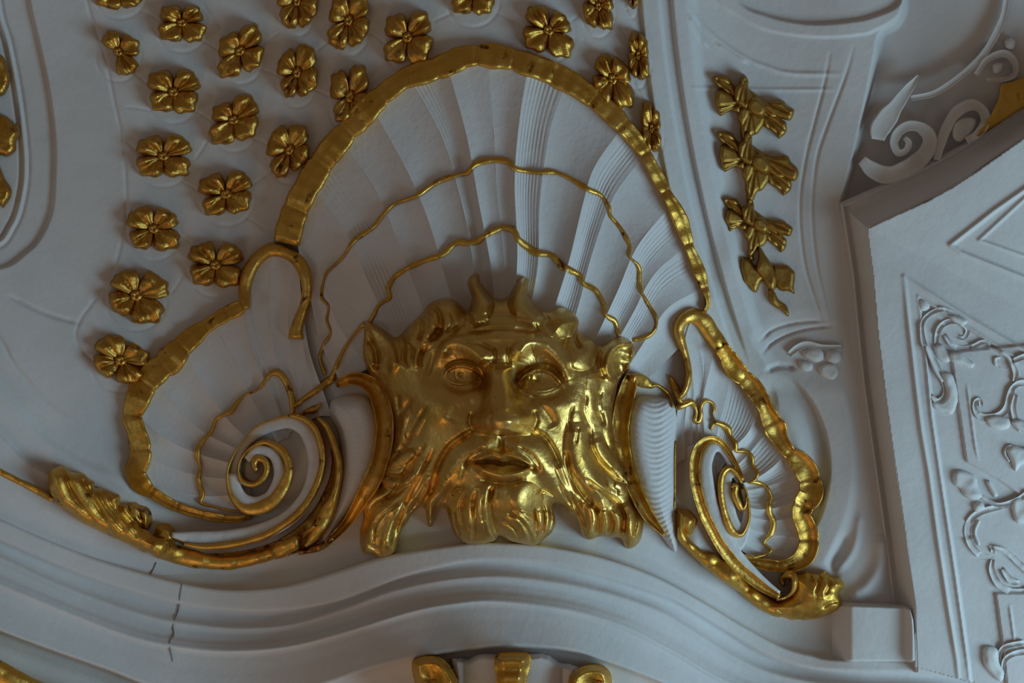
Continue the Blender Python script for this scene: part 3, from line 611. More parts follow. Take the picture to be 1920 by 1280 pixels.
sr = ribbon('gilded_strap', [(1182, 700, 14), (1180, 718, 30), (1172, 748, 36), (1165, 780, 34), (1163, 815, 33), (1168, 850, 31), (1177, 885, 29), (1189, 915, 27), (1203, 945, 26), (1218, 970, 22), (1234, 989, 14), (1248, 1005, 4)], M_GOLD, None, T=30, prof='cup', lump=.06, wv=.04, seed=4, lift=8)
tag(sr, 'curved gold strap ending in a point right of the mask', 'strap', 'gold straps beside the mask')
r_ = ribbon('gilded_tendril', [(1183, 708, 16), (1196, 711, 24), (1210, 717, 22), (1221, 723, 12), (1232, 722, 6), (1246, 731, 8), (1257, 744, 7), (1262, 764, 4)], M_GOLD, None, T=10, seed=5, step=2, lift=4)
tag(r_, 'short frayed gold tendril leading right from the strap top', 'tendril')
r_ = ribbon('gilded_fillet', [(1267, 826, 3), (1266, 860, 5), (1266, 900, 5), (1265, 955, 4)], M_GOLD, None, T=6, lump=.1, step=3)
tag(r_, 'thin straight gold fillet along the right cushion edge', 'fillet')

# ------------------------------------------------------------------ LEFT SCROLL
vl = empty('scroll_volute', 480, 880, 'left white spiral scroll edged in gold below the shell wing', 'scroll', 'spiral scrolls beside the mask')
relief('scroll_bed', [(430, 880), (436, 840), (462, 805), (500, 786), (545, 780), (585, 796), (603, 840), (600, 885), (580, 930), (548, 965), (500, 985), (455, 965), (434, 925)],
       lambda X, Y, sd: 6 + 14 * (1 - sst(np.hypot(X - 478, Y - 880), 20, 90)) + 6 * np.sin(np.arctan2(Y - 880, X - 520) * 1.0 + 2.0), M_SHELL, vl, 2, pct=50)
WSP = [(320, 1002, 10), (365, 1008, 26), (420, 1008, 30), (475, 1000, 32), (520, 984, 32), (555, 958, 30), (580, 920, 28), (590, 880, 28), (588, 842, 28), (572, 808, 26), (545, 792, 24), (515, 796, 24), (485, 808, 24), (460, 830, 20), (446, 856, 20), (440, 885, 20), (444, 910, 20)]
r_ = ribbon('scroll_band', WSP, M_SHELL, vl, T=22, prof='flat', lump=.02, wv=.02, base=22, step=3)
WSP2 = [(436, 885, 22), (440, 912, 24), (455, 935, 24), (480, 943, 26), (506, 933, 26), (520, 908, 24), (524, 882, 22), (516, 858, 20), (500, 846, 20), (480, 845, 18), (462, 862, 14)]
r_ = ribbon('scroll_band', WSP2, M_SHELL, vl, T=20, prof='flat', lump=.02, wv=.02, base=34, step=3)
relief('scroll_boss', [(452, 885), (458, 858), (480, 846), (503, 855), (510, 880), (500, 902), (478, 912), (458, 903)], lambda X, Y, sd: 14 * sst(sd, 0, 10), M_SHELL, vl, 1.5, pct=50)
GA = [(345, 1020, 6), (385, 1025, 12), (440, 1019, 14), (495, 1004, 14), (537, 980, 15), (568, 952, 15), (592, 913, 14), (604, 873, 14), (603, 840, 15), (593, 808, 16), (576, 789, 14), (553, 780, 10), (541, 779, 5)]
ribbon('gilded_edge', GA, M_GOLD, vl, T=13, base=40, lump=.05, wv=.08, step=3, seed=2)
GB = [(541, 779, 4), (511, 786, 3.5), (478, 801, 3.5), (452, 831, 4), (436, 857, 5), (427, 883, 6), (428, 913, 8), (439, 937, 13), (459, 953, 19), (485, 952, 25), (511, 939, 27), (530, 914, 24), (541, 886, 19), (539, 863, 17), (528, 844, 17), (511, 833, 14), (492, 829, 10), (469, 840, 6), (452, 860, 5), (447, 883, 6), (455, 902, 10), (475, 908, 12), (492, 897, 14), (500, 880, 14), (496, 864, 14), (483, 859, 14), (476, 870, 14), (481, 883, 10)]
ribbon('gilded_edge', GB, M_GOLD, vl, T=12, base=48, lump=.05, wv=.06, step=2.5, seed=4)
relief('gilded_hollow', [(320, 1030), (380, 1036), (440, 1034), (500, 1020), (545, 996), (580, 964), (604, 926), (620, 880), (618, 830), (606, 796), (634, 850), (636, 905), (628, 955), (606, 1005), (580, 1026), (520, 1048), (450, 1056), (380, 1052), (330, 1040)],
       lambda X, Y, sd: 3 + 2 * wob2(X, Y, 9, 2), M_DARK, vl, 2, pct=40)  # gold gap between the edges, its shade painted by the dark material
GS = [(594, 783, 6), (604, 790, 12), (616, 806, 15), (628, 838, 16), (635, 870, 16), (633, 903, 16), (626, 930, 20), (617, 952, 28), (606, 975, 32), (594, 996, 28), (582, 1012, 16), (572, 1024, 6)]
ribbon('gilded_edge', GS, M_GOLD, vl, T=26, lump=.1, wv=.06, step=3, seed=6, base=30)
ribbon('gilded_spur', [(556, 779, 5), (572, 772, 9), (588, 768, 15), (598, 760, 9), (601, 755, 3)], M_GOLD, vl, T=12, step=2)

al = empty('acanthus_leaf', 220, 970, 'long gold acanthus leaf sweeping along the left cornice', 'leaf', 'gold leaves at the scroll ends')
def acan(X, Y, sd):
    h = 34 * np.sqrt(np.clip(1 - (1 - np.clip(sd / 22, 0, 1)) ** 2, 0, 1))
    for pl in ([(118, 880), (140, 930), (175, 975)], [(150, 890), (172, 930), (205, 985)], [(177, 905), (195, 945), (240, 1000)], [(200, 918), (215, 955), (260, 1010)]):
        h = h + stroke(X, Y, pl, 4, -6)
    for pl in ([(104, 885), (125, 940), (150, 965)], [(132, 885), (150, 930), (190, 985)], [(165, 900), (182, 940), (222, 995)], [(212, 920), (225, 960), (250, 1005)]):
        h = h + stroke(X, Y, pl, 8, 5, dome=True)
    return h + stroke(X, Y, [(222, 945), (232, 965), (250, 985)], 6, -18) + 1.6 * wob2(X, Y, 7, 3) + 14 * sst(Y - 0.42 * X, 960, 880)
relief('leaf_blade', [(91, 882), (103, 875), (117, 873), (137, 884), (158, 889), (179, 904), (178, 913), (199, 916), (222, 928), (226, 943), (238, 945), (246, 962), (262, 985), (290, 1004), (312, 1010), (310, 1046), (275, 1037), (220, 1010), (165, 985), (131, 961), (103, 940), (93, 922), (90, 902)], acan, M_GOLD, al, 1.5, pct=80, jag=2)
relief('leaf_lobe', [(234, 950), (243, 942), (254, 939), (266, 946), (279, 952), (286, 968), (284, 985), (276, 998), (258, 990), (244, 978), (232, 968)], lambda X, Y, sd: 26 * sst(sd, 0, 14) + 3 * wob2(X, Y, 6, 1) + stroke(X, Y, [(260, 945), (262, 965), (270, 990)], 4, -5), M_GOLD, al, 1.5, pct=60)
relief('leaf_lobe', [(290, 996), (296, 984), (308, 980), (320, 984), (329, 997), (331, 1014), (318, 1022), (298, 1018), (288, 1008)], lambda X, Y, sd: 20 * sst(sd, 0, 14), M_GOLD, al, 1.5, pct=70)
ribbon('leaf_stem', [(285, 1022, 20), (305, 1030, 34), (335, 1040, 36), (375, 1050, 32), (420, 1055, 28), (460, 1050, 26), (500, 1040, 24), (530, 1026, 20), (560, 1010, 14), (590, 985, 6)], M_GOLD, al, T=26, lump=.12, wv=.1, step=3, seed=8)
relief('leaf_curl', [(505, 1032), (515, 1018), (535, 1010), (556, 1000), (564, 1010), (560, 1028), (545, 1036), (530, 1046), (514, 1046)], pil(26, 12, 3, 6), M_GOLD, al, 1.5)
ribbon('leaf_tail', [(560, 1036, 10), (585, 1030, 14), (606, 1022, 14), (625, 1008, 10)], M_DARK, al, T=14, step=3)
o = ribbon('gilded_fillet', [(-150, 800, 12), (-60, 850, 12), (0, 884, 12), (43, 906, 12), (75, 922, 14), (98, 936, 12)], M_GOLD, None, T=9, prof='round', step=4)
tag(o, 'slim gold fillet running in from the left edge of the frame', 'fillet')

# ------------------------------------------------------------------ RIGHT SCROLL
vr = empty('scroll_volute', 1380, 940, 'right white spiral scroll with narrow oval gold coils', 'scroll', 'spiral scrolls beside the mask')
relief('scroll_flank', [(1266, 856), (1300, 832), (1330, 826), (1345, 900), (1350, 980), (1375, 1050), (1400, 1085), (1370, 1080), (1320, 1045), (1285, 1010), (1266, 960)],
       lambda X, Y, sd: 4 + 26 * sst(X - 0.0 * Y, 1266, 1310), M_SHELL, vr, 2, pct=40)
WR_ = [(1462, 1112, 8), (1432, 1092, 18), (1408, 1072, 24), (1384, 1046, 26), (1362, 1012, 26), (1346, 978, 26), (1334, 944, 26), (1326, 905, 26), (1324, 868, 24), (1334, 842, 22), (1350, 838, 20), (1364, 855, 16), (1376, 885, 14), (1386, 905, 10)]
relief('scroll_bed', [(1326, 850), (1345, 832), (1366, 846), (1384, 880), (1402, 920), (1408, 960), (1404, 1000), (1390, 1030), (1372, 1020), (1350, 985), (1334, 945), (1322, 900)],
       lambda X, Y, sd: 4 + 20 * sst(Y, 880, 1000), M_SHELL, vr, 2, pct=50)
ribbon('scroll_band', WR_, M_SHELL, vr, T=20, prof='flat', lump=.02, wv=.02, base=30, step=3)
W2 = [(1380, 888, 12), (1366, 892, 18), (1362, 915, 20), (1366, 945, 22), (1374, 975, 22), (1388, 992, 20), (1398, 975, 14), (1399, 945, 12), (1394, 915, 10)]
ribbon('scroll_band', W2, M_SHELL, vr, T=16, prof='flat', lump=.02, wv=.02, base=38, step=3)
GRA = [(1394, 900, 5), (1388, 888, 8), (1379, 868, 9), (1364, 843, 11), (1350, 828, 12), (1335, 823, 13), (1321, 828, 16), (1309, 842, 19), (1303, 864, 20), (1302, 890, 20), (1306, 915, 20), (1313, 943, 20), (1323, 970, 20), (1337, 998, 20), (1352, 1024, 21), (1371, 1049, 22), (1391, 1070, 22), (1418, 1092, 20), (1440, 1107, 16), (1463, 1119, 9)]
ribbon('gilded_edge', GRA, M_GOLD, vr, T=13, base=46, lump=.05, wv=.04, step=3, seed=1, prof='cup')
GRB = [(1391, 906, 5), (1379, 886, 11), (1367, 878, 13), (1357, 885, 14), (1352, 903, 14), (1352, 928, 14), (1357, 955, 14), (1365, 981, 16), (1376, 998, 15), (1390, 1002, 10), (1399, 990, 7), (1405, 970, 6), (1404, 944, 5), (1400, 922, 4), (1393, 908, 4)]
ribbon('gilded_edge', GRB, M_GOLD, vr, T=12, base=50, lump=.05, wv=.06, step=2.5, seed=2)
ribbon('gilded_curl', [(1370, 914, 4), (1379, 910, 12), (1378, 926, 15), (1384, 942, 14), (1392, 954, 11), (1399, 944, 6), (1399, 930, 4)], M_GOLD, vr, T=12, base=54, step=2, seed=3)

ar = empty('acanthus_leaf', 1510, 1120, 'rolled gold shell-like leaf at the lower right scroll end', 'leaf', 'gold leaves at the scroll ends')
ribbon('leaf_stem', [(1274, 985, 10), (1278, 1005, 20), (1294, 1024, 20), (1312, 1040, 22), (1334, 1053, 34), (1356, 1070, 32), (1380, 1090, 26), (1406, 1112, 26), (1432, 1130, 28), (1458, 1142, 30), (1480, 1146, 14)], M_GOLD, ar, T=26, lump=.14, wv=.08, step=3, seed=4, lift=2)
relief('leaf_bud', [(1268, 956), (1280, 953), (1296, 957), (1310, 970), (1309, 985), (1299, 1000), (1291, 1008), (1282, 1000), (1276, 1012), (1268, 1004), (1265, 980)], lambda X, Y, sd: 30 * sst(sd, 0, 16) + 8 * np.exp(-((X - 1296) ** 2 + (Y - 978) ** 2) / 160), M_GOLD, ar, 1.5)
def lr(X, Y, sd):
    h = 46 * np.sqrt(np.clip(1 - (1 - np.clip(sd / 34, 0, 1)) ** 2, 0, 1))
    for pl in ([(1530, 1074), (1538, 1090), (1528, 1112)], [(1550, 1076), (1556, 1095), (1546, 1115)], [(1517, 1076), (1524, 1092)], [(1572, 1128), (1556, 1130), (1542, 1140)]): h = h + stroke(X, Y, pl, 3.5, -6)
    for pl in ([(1522, 1074), (1531, 1092), (1522, 1120)], [(1542, 1074), (1549, 1095), (1540, 1125)], [(1565, 1082), (1568, 1100), (1560, 1120)]): h = h + stroke(X, Y, pl, 6, 4)
    return h + 0.8 * wob2(X, Y, 9, 1)
relief('leaf_blade', [(1484, 1074), (1512, 1072), (1535, 1074), (1548, 1070), (1559, 1078), (1574, 1082), (1583, 1091), (1582, 1102), (1574, 1110), (1577, 1121), (1579, 1134), (1561, 1149), (1531, 1160), (1497, 1162), (1471, 1158), (1447, 1147), (1440, 1136), (1456, 1126), (1475, 1118), (1484, 1104), (1482, 1090), (1474, 1080)], lr, M_GOLD, ar, 1.3, pct=75, jag=1.2)
ribbon('leaf_lip', [(1470, 1098, 8), (1466, 1086, 14), (1474, 1078, 15), (1486, 1078, 14), (1490, 1090, 12), (1487, 1106, 10), (1476, 1118, 8), (1456, 1124, 5)], M_GOLD, ar, T=16, lift=12, step=2, seed=5)

# ------------------------------------------------------------------ THE GILDED MASK
MASK = [(683, 604), (692, 602), (703, 607), (722, 619), (740, 631), (750, 627), (765, 611), (780, 597), (794, 582), (807, 567), (828, 560), (850, 561), (863, 570), (875, 582), (882, 570), (884, 555), (879, 542), (876, 529), (882, 517), (891, 511), (899, 516), (900, 527), (910, 540), (921, 554), (938, 560),
        (951, 557), (958, 546), (965, 533), (975, 522), (985, 519), (992, 525), (990, 535), (988, 545), (992, 557), (1004, 572), (1020, 582), (1038, 578), (1056, 576), (1071, 582), (1081, 592), (1086, 604), (1084, 619), (1095, 627), (1110, 636), (1122, 646), (1133, 644), (1146, 636), (1163, 631), (1183, 639),
        (1190, 654), (1189, 670), (1181, 680), (1181, 692), (1171, 700), (1162, 716), (1156, 735), (1152, 775), (1155, 830), (1166, 866), (1180, 898), (1186, 920), (1187, 937), (1198, 953), (1206, 973), (1206, 993), (1201, 1013), (1190, 1025), (1177, 1029), (1169, 1019), (1164, 1009), (1145, 1007),
        (1124, 1006), (1106, 1012), (1093, 1005), (1086, 986), (1079, 970), (1069, 964), (1059, 951), (1049, 945), (1037, 944), (1038, 958), (1042, 978), (1036, 997), (1021, 1010), (1007, 1021), (996, 1022), (978, 1019), (957, 1014), (943, 1006), (935, 1004), (927, 1014), (902, 1019), (875, 1019),
        (860, 1010), (849, 997), (845, 985), (840, 967), (836, 955), (825, 952), (817, 957), (814, 970), (811, 987), (802, 986), (799, 972), (797, 956), (787, 952), (775, 962), (765, 978), (755, 992), (747, 1011), (742, 1032), (731, 1041), (712, 1046), (700, 1040), (682, 1037), (675, 1021), (674, 997),
        (679, 980), (681, 966), (680, 951), (686, 932), (697, 918), (714, 908), (712, 890), (717, 872), (729, 850), (738, 825), (738, 795), (733, 765), (721, 735), (704, 712), (690, 697), (682, 677), (680, 652), (682, 628)]
def face_h(X, Y, sd):
    st_ = lambda p, w, a, dome=False: stroke(X, Y, p, w, a, dome)
    g = lambda *a: G(X, Y, *a); dm = lambda *a: DM(X, Y, *a)
    e = np.clip(sd / 26, 0, 1)
    h = 44 * np.sqrt(np.clip(1 - (1 - e) ** 2, 0, 1)) + 26 * sst(sd, 10, 70)
    h += 46 * np.exp(-(np.abs((X - 940) / 165) ** 2.6 + np.abs((Y - 780) / 210) ** 2.6))
    # forehead
    h += g(935, 630, 95, 42, 16) + st_([(850, 612), (890, 605), (935, 602), (985, 602), (1020, 612)], 9, 4) - 0
    h += st_([(858, 628), (900, 620), (940, 617), (990, 620), (1020, 630)], 4.5, -6) + st_([(870, 640), (905, 646), (925, 655)], 4, -5) + st_([(1010, 618), (980, 630), (955, 650)], 4, -3.5)
    h += st_([(880, 600), (910, 590), (960, 590), (1000, 600)], 4, -3) + st_([(862, 622), (905, 632), (935, 634), (975, 632)], 6, 4)
    # brows and knotted frown
    h += st_([(967, 676, 1), (975, 655, 1), (992, 640, 1.1), (1016, 640, 1.3), (1038, 655, 1.2), (1055, 682, .9), (1064, 712, .6)], 16, 26)
    h += st_([(972, 660), (978, 642), (995, 630), (1015, 631)], 4, -4)
    h += st_([(915, 684, 1), (900, 668, 1), (880, 650, 1.2), (856, 640, 1.2), (834, 648, 1), (824, 672, .7)], 15, 22)
    h += g(938, 668, 24, 16, 13) + st_([(926, 650), (929, 668), (926, 682)], 4, -6) + st_([(955, 648), (952, 668), (955, 684)], 4, -6) + st_([(905, 684), (935, 689), (962, 684)], 5, -6)
    # eye sockets
    h += g(1008, 712, 44, 22, -27) + g(866, 706, 36, 22, -26) + g(971, 712, 15, 20, -24) + g(905, 712, 15, 20, -24)
    h += dm(1011, 713, 40, 22, 17) + dm(864, 704, 33, 19, 15)
    h += st_([(968, 724), (977, 711), (993, 698), (1014, 692), (1034, 699), (1050, 716), (1056, 724)], 4.2, 10) + st_([(972, 708), (990, 691), (1014, 684), (1037, 690), (1054, 708)], 3.5, -7)
    h += st_([(972, 726), (990, 733), (1014, 736), (1036, 731), (1053, 722)], 4.5, 4.5) + st_([(975, 736), (1000, 745), (1030, 745), (1052, 736)], 5, -2.5)
    h += st_([(832, 704), (840, 692), (856, 685), (875, 686), (892, 694), (907, 708)], 4, 9) + st_([(834, 695), (845, 682), (862, 677), (882, 679), (900, 690)], 3.2, -6)
    h += st_([(834, 707), (846, 717), (864, 721), (884, 719), (904, 711)], 4.2, 4) + st_([(840, 723), (862, 732), (885, 730), (905, 721)], 5, -2.5)
    h += g(1006, 711, 5.5, 5.5, -4) + g(864, 702, 5, 5, -4) + st_([(996, 700), (994, 712), (1000, 722)], 2, -2) + st_([(855, 694), (853, 704), (858, 712)], 2, -2)
    h += g(1020, 760, 34, 12, 4) + g(862, 752, 30, 12, 4)
    # nose
    nx_ = 934 + 0.085 * (Y - 690)
    nb = np.exp(-np.abs((X - nx_) / (25 + 0.10 * np.clip(Y - 690, 0, 130))) ** 3.4) * sst(Y, 676, 694) * sst(Y, 817, 803)
    h += nb * (30 + 0.24 * np.clip(Y - 690, 0, 100))
    h += (g(944, 784, 34, 24, 27) + g(903, 790, 19, 18, 21) + g(984, 786, 20, 18, 21)) * sst(Y, 822, 806)
    h += g(914, 805, 12, 5, -17) + g(969, 803, 12, 5, -17) + st_([(921, 778), (918, 792), (924, 804)], 4.5, -5) + st_([(964, 776), (969, 790), (963, 802)], 4.5, -5)
    h += st_([(886, 772), (880, 790), (890, 810)], 5, -7) + st_([(1000, 768), (1006, 788), (996, 808)], 5, -7)
    # cheeks
    h += st_([(938, 692), (944, 730), (950, 765)], 10, 8) + g(828, 768, 40, 34, 16) + g(1056, 764, 44, 36, 13) + g(800, 735, 30, 30, 5) + g(1085, 720, 30, 40, 8)
    h += st_([(890, 752), (860, 765), (842, 790)], 12, -5) + st_([(990, 745), (1020, 768), (1040, 800)], 10, -7)
    h += st_([(888, 806), (862, 822), (842, 838), (822, 872), (812, 905), (803, 938)], 5.5, -12) + st_([(994, 804), (1018, 818), (1036, 842), (1052, 880), (1066, 915)], 5.5, -10)
    # muzzle, moustache
    h += g(940, 862, 82, 58, 18)
    h += st_([(928, 824, .7), (905, 834, 1), (880, 846, 1.1), (858, 868, 1), (842, 898, .9), (828, 930, .6)], 18, 10) + st_([(953, 824, .7), (980, 834, 1), (1006, 850, 1.1), (1026, 880, 1), (1044, 912, .9), (1064, 942, .6)], 18, 10)
    h += g(940, 830, 6, 14, -8) + st_([(910, 838), (888, 850), (868, 875)], 2.6, -4) + st_([(972, 836), (996, 850), (1014, 878)], 2.6, -4) + st_([(898, 850), (876, 868), (862, 900)], 2.5, -3.5)
    h += st_([(884, 866, .6), (905, 858, 1), (925, 851, 1.1), (939, 856, 1), (952, 851, 1.1), (975, 859, 1), (997, 874, .6)], 6.5, 11) + st_([(890, 875, .5), (915, 884, 1), (942, 890, 1.2), (970, 888, 1), (992, 880, .5)], 9.5, 17)
    h += st_([(878, 868), (900, 866), (925, 866), (942, 870), (960, 867), (980, 871), (1001, 878)], 2.8, -15) + st_([(900, 898), (925, 904), (950, 906), (980, 899)], 6, -9) + g(878, 870, 9, 8, -7) + g(1003, 879, 9, 8, -7)
    # chin beard
    h += g(940, 948, 78, 48, 24) + dm(985, 932, 34, 30, 11) + dm(900, 955, 30, 45, 7) + dm(872, 985, 26, 40, 9) + dm(975, 990, 34, 34, 8)
    for p, w_, a_ in (([(925, 908), (918, 945), (926, 985), (934, 1004)], 5.5, -12), ([(893, 920), (886, 950), (890, 985), (886, 1016)], 4, -9), ([(874, 925), (862, 950), (868, 985)], 3.5, -6), ([(905, 930), (903, 965), (912, 1000)], 3, -5), ([(950, 960), (975, 975), (992, 1000), (996, 1020)], 3.5, -8), ([(1000, 950), (1006, 975), (1004, 1005)], 3.5, -7),
                       ([(1018, 945), (1022, 970), (1016, 1000)], 3, -7), ([(1030, 950), (1034, 972), (1028, 995)], 2.6, -6), ([(940, 975), (962, 990), (975, 1012)], 2.6, -5), ([(852, 960), (854, 985), (864, 1005)], 2.6, -6), ([(846, 930), (858, 915), (872, 918)], 3.5, -7), ([(1040, 930), (1020, 918), (1010, 925)], 3, -5)):
        h += st_(p, w_, a_)
    for p, w_, a_ in (([(880, 935), (876, 965), (880, 1005)], 7, 6), ([(965, 965), (985, 985), (988, 1012)], 6, 6), ([(1012, 955), (1013, 980), (1008, 1002)], 5, 5), ([(905, 975), (912, 992), (920, 1010)], 6, 6), ([(1026, 955), (1028, 980), (1022, 998)], 3.5, 4)):
        h += st_(p, w_, a_, True)
    # small drop lock left of the chin
    h += st_([(835, 900), (820, 925), (805, 945), (803, 975)], 7, 9, True) + st_([(846, 910), (834, 940)], 4, -6) + st_([(814, 915), (800, 932), (793, 950)], 4, -8)
    # left side whiskers and beard lock
    for p, w_, a_ in (([(812, 845), (790, 885), (768, 925), (748, 975), (738, 1015)], 4.5, -10), ([(795, 835), (765, 875), (742, 915), (716, 945)], 4, -8), ([(760, 830), (745, 852), (720, 872)], 5, -9), ([(770, 880), (745, 893), (722, 888)], 4, -9), ([(775, 900), (745, 925), (705, 940), (688, 965)], 4, -7),
                       ([(757, 940), (730, 955), (705, 980), (700, 1020)], 3.6, -6), ([(800, 905), (785, 935), (765, 962)], 4, -8), ([(765, 950), (745, 975), (732, 1010)], 3, -5), ([(775, 745), (752, 775), (745, 815)], 6, -8), ([(800, 760), (775, 800), (762, 830)], 5, -7), ([(745, 740), (748, 770)], 5, -6), ([(690, 1020), (712, 1034), (716, 1044)], 4, -8)):
        h += st_(p, w_, a_)
    for p, w_, a_ in (([(780, 848, .6), (752, 858, 1), (728, 868, .8)], 10, 13), ([(765, 900), (738, 908), (720, 902), (724, 892)], 6, 8), ([(790, 870), (765, 915), (735, 945), (712, 965), (694, 1000), (692, 1022)], 9, 9), ([(785, 915), (765, 945), (742, 965), (728, 1000), (722, 1030)], 7, 8), ([(760, 775), (750, 800), (752, 825)], 7, 7), ([(790, 780), (772, 815)], 7, 6), ([(805, 890), (795, 915), (780, 940)], 6, 7)):
        h += st_(p, w_, a_, True)
    # right side whiskers and beard lock
    for p, w_, a_ in (([(1062, 850), (1070, 890), (1094, 930), (1120, 955)], 4.5, -10), ([(1108, 800), (1108, 835), (1130, 872), (1165, 900)], 5, -11), ([(1100, 900), (1130, 920), (1152, 935), (1160, 950)], 4, -9), ([(1070, 925), (1080, 950), (1100, 990)], 3.5, -8), ([(1118, 950), (1122, 975), (1118, 1003)], 4, -9), ([(1142, 955), (1148, 980), (1142, 1004)], 4, -9),
                       ([(1158, 940), (1170, 965), (1168, 1000)], 4.5, -11), ([(1180, 935), (1194, 960), (1190, 1000)], 3, -6), ([(1150, 895), (1172, 905), (1180, 925)], 3, -8), ([(1128, 730), (1120, 760), (1135, 800)], 5, -8), ([(1100, 740), (1094, 770), (1105, 800)], 5, -6), ([(1085, 800), (1080, 830)], 3, -4), ([(1075, 760), (1068, 790), (1074, 815)], 3, -5), ([(1050, 905), (1060, 930), (1074, 950)], 3, -6)):
        h += st_(p, w_, a_)
    for p, w_, a_ in (([(1082, 790, .7), (1084, 830, 1), (1090, 870, 1.1), (1112, 905, .9), (1132, 935, .6)], 18, 18), ([(1120, 820, .7), (1130, 850, 1), (1155, 880, .8)], 10, 10), ([(1105, 945), (1110, 975), (1108, 1005)], 7, 8), ([(1131, 955), (1136, 980), (1131, 1004)], 5, 8), ([(1154, 955), (1158, 985), (1154, 1005)], 5, 7), ([(1172, 940), (1184, 970), (1180, 1015)], 7, 10),
                       ([(1196, 955), (1199, 985), (1190, 1018)], 4, 6), ([(1152, 905), (1166, 912), (1168, 930)], 7, 8), ([(1112, 700), (1112, 740), (1120, 780)], 9, 7), ([(1045, 870), (1060, 905), (1078, 935)], 6, 7), ([(1140, 760), (1140, 800), (1150, 840)], 6, 6)):
        h += st_(p, w_, a_, True)
    # hair lumps
    h += dm(832, 588, 46, 32, 24) + dm(788, 622, 32, 36, 18) + dm(768, 655, 22, 40, 7) + dm(1050, 602, 46, 32, 22) + dm(1092, 655, 36, 40, 20, 20) + g(1090, 665, 20, 26, 4)
    for p, w_, a_ in (([(806, 572), (822, 584), (828, 604), (822, 624), (802, 640)], 5, -14), ([(786, 600), (792, 618), (784, 640)], 4, -9), ([(752, 630), (758, 650), (756, 676), (768, 690)], 5, -8), ([(764, 642), (774, 656), (772, 676)], 3, -5), ([(800, 645), (786, 672), (790, 690)], 4, -6), ([(845, 585), (850, 605), (838, 622)], 3, -4), ([(862, 600), (850, 625), (828, 640), (812, 670), (800, 710)], 6, -7),
                       ([(1084, 615), (1078, 635), (1090, 655)], 5, -12), ([(1122, 650), (1112, 672), (1116, 700)], 6, -9), ([(1020, 600), (1040, 620), (1060, 655), (1072, 700)], 6, -6), ([(1012, 585), (1030, 600)], 4, -5)):
        h += st_(p, w_, a_)
    for p, w_, a_ in (([(786, 650), (782, 670), (782, 688)], 5, 6), ([(812, 590), (812, 612), (798, 630)], 6, 6)):
        h += st_(p, w_, a_, True)
    # horns
    h += st_([(891, 517, .55), (888, 533, .8), (896, 552, 1.05), (903, 572, 1.2), (896, 592, 1), (880, 604, .7)], 13, 27, True) + st_([(985, 525, .55), (976, 542, .8), (971, 558, 1), (978, 577, 1.1), (995, 592, 1), (1015, 604, .7)], 13, 26, True)
    # ears
    h += st_([(684, 610), (683, 640), (686, 672), (698, 695)], 5, 9) + st_([(690, 608), (712, 624), (730, 645), (738, 672), (734, 700)], 8, 13) + st_([(692, 634), (704, 655), (707, 678), (706, 696)], 7, -16) + st_([(698, 680), (712, 686)], 3, 5)
    h += st_([(1184, 644), (1166, 644), (1148, 655), (1138, 676), (1140, 700), (1154, 716)], 4.5, 15) + st_([(1187, 650), (1184, 675), (1172, 698), (1160, 712)], 4, 12) + g(1162, 680, 12, 22, -17) + g(1170, 655, 10, 9, -5) + st_([(1126, 655), (1122, 680), (1132, 712)], 5, -9)
    return h + 0.8 * wob2(X, Y, 15, 7) + 0.35 * wob2(X, Y, 6, 2)
mask = empty('mask', 940, 800, 'large gilded horned satyr mask with curling beard in front of the shell', 'mask')
EARL = [(676, 600), (700, 600), (738, 632), (752, 668), (744, 706), (712, 720), (690, 700), (670, 660)]
EARR = [(1126, 640), (1165, 622), (1200, 640), (1200, 690), (1165, 722), (1146, 718), (1132, 690)]
HORL = [(868, 505), (910, 505), (925, 556), (922, 585), (905, 606), (878, 608), (874, 584), (886, 566)]
HORR = [(955, 556), (960, 525), (985, 508), (1000, 520), (1000, 560), (1024, 584), (1018, 606), (985, 600), (962, 578)]
HAIR1 = [(738, 630), (760, 600), (800, 555), (860, 552), (882, 585), (874, 606), (846, 622), (822, 640), (806, 672), (790, 700), (768, 698), (752, 672)]
HAIR2 = [(1000, 570), (1050, 565), (1095, 590), (1120, 645), (1126, 690), (1110, 705), (1082, 690), (1062, 650), (1036, 618), (1010, 604)]
EYL = [(831, 703), (842, 689), (860, 683), (880, 686), (908, 709), (880, 720), (850, 719)]
EYR = [(966, 724), (980, 706), (1000, 694), (1022, 692), (1040, 702), (1057, 724), (1030, 735), (995, 734)]
BRD = [(812, 905), (842, 885), (872, 905), (905, 906), (940, 912), (985, 906), (1015, 905), (1040, 900), (1066, 930), (1064, 960), (1040, 1040), (790, 1040), (792, 945)]
BDL = [(735, 825), (800, 842), (815, 875), (800, 920), (790, 960), (760, 1060), (650, 1060), (650, 920), (700, 880)]
BDR = [(1066, 850), (1100, 805), (1170, 840), (1230, 940), (1230, 1060), (1080, 1040), (1066, 955), (1050, 905)]
MOU = [(925, 812), (955, 812), (1000, 835), (1028, 862), (1046, 898), (1012, 902), (1003, 880), (975, 858), (940, 850), (905, 856), (880, 868), (874, 902), (842, 882), (818, 902), (830, 868), (862, 838)]
def mask_labels(x, y):
    lab = np.zeros(x.shape, int)
    for k, poly in ((6, BDL), (7, BDR), (5, BRD), (10, MOU), (3, HAIR1), (4, HAIR2), (8, EYL), (9, EYR), (1, HORL), (2, HORR), (11, EARL), (12, EARR)):
        lab[sdf(x, y, crs(poly, 6, True)) > 0] = k
    return lab
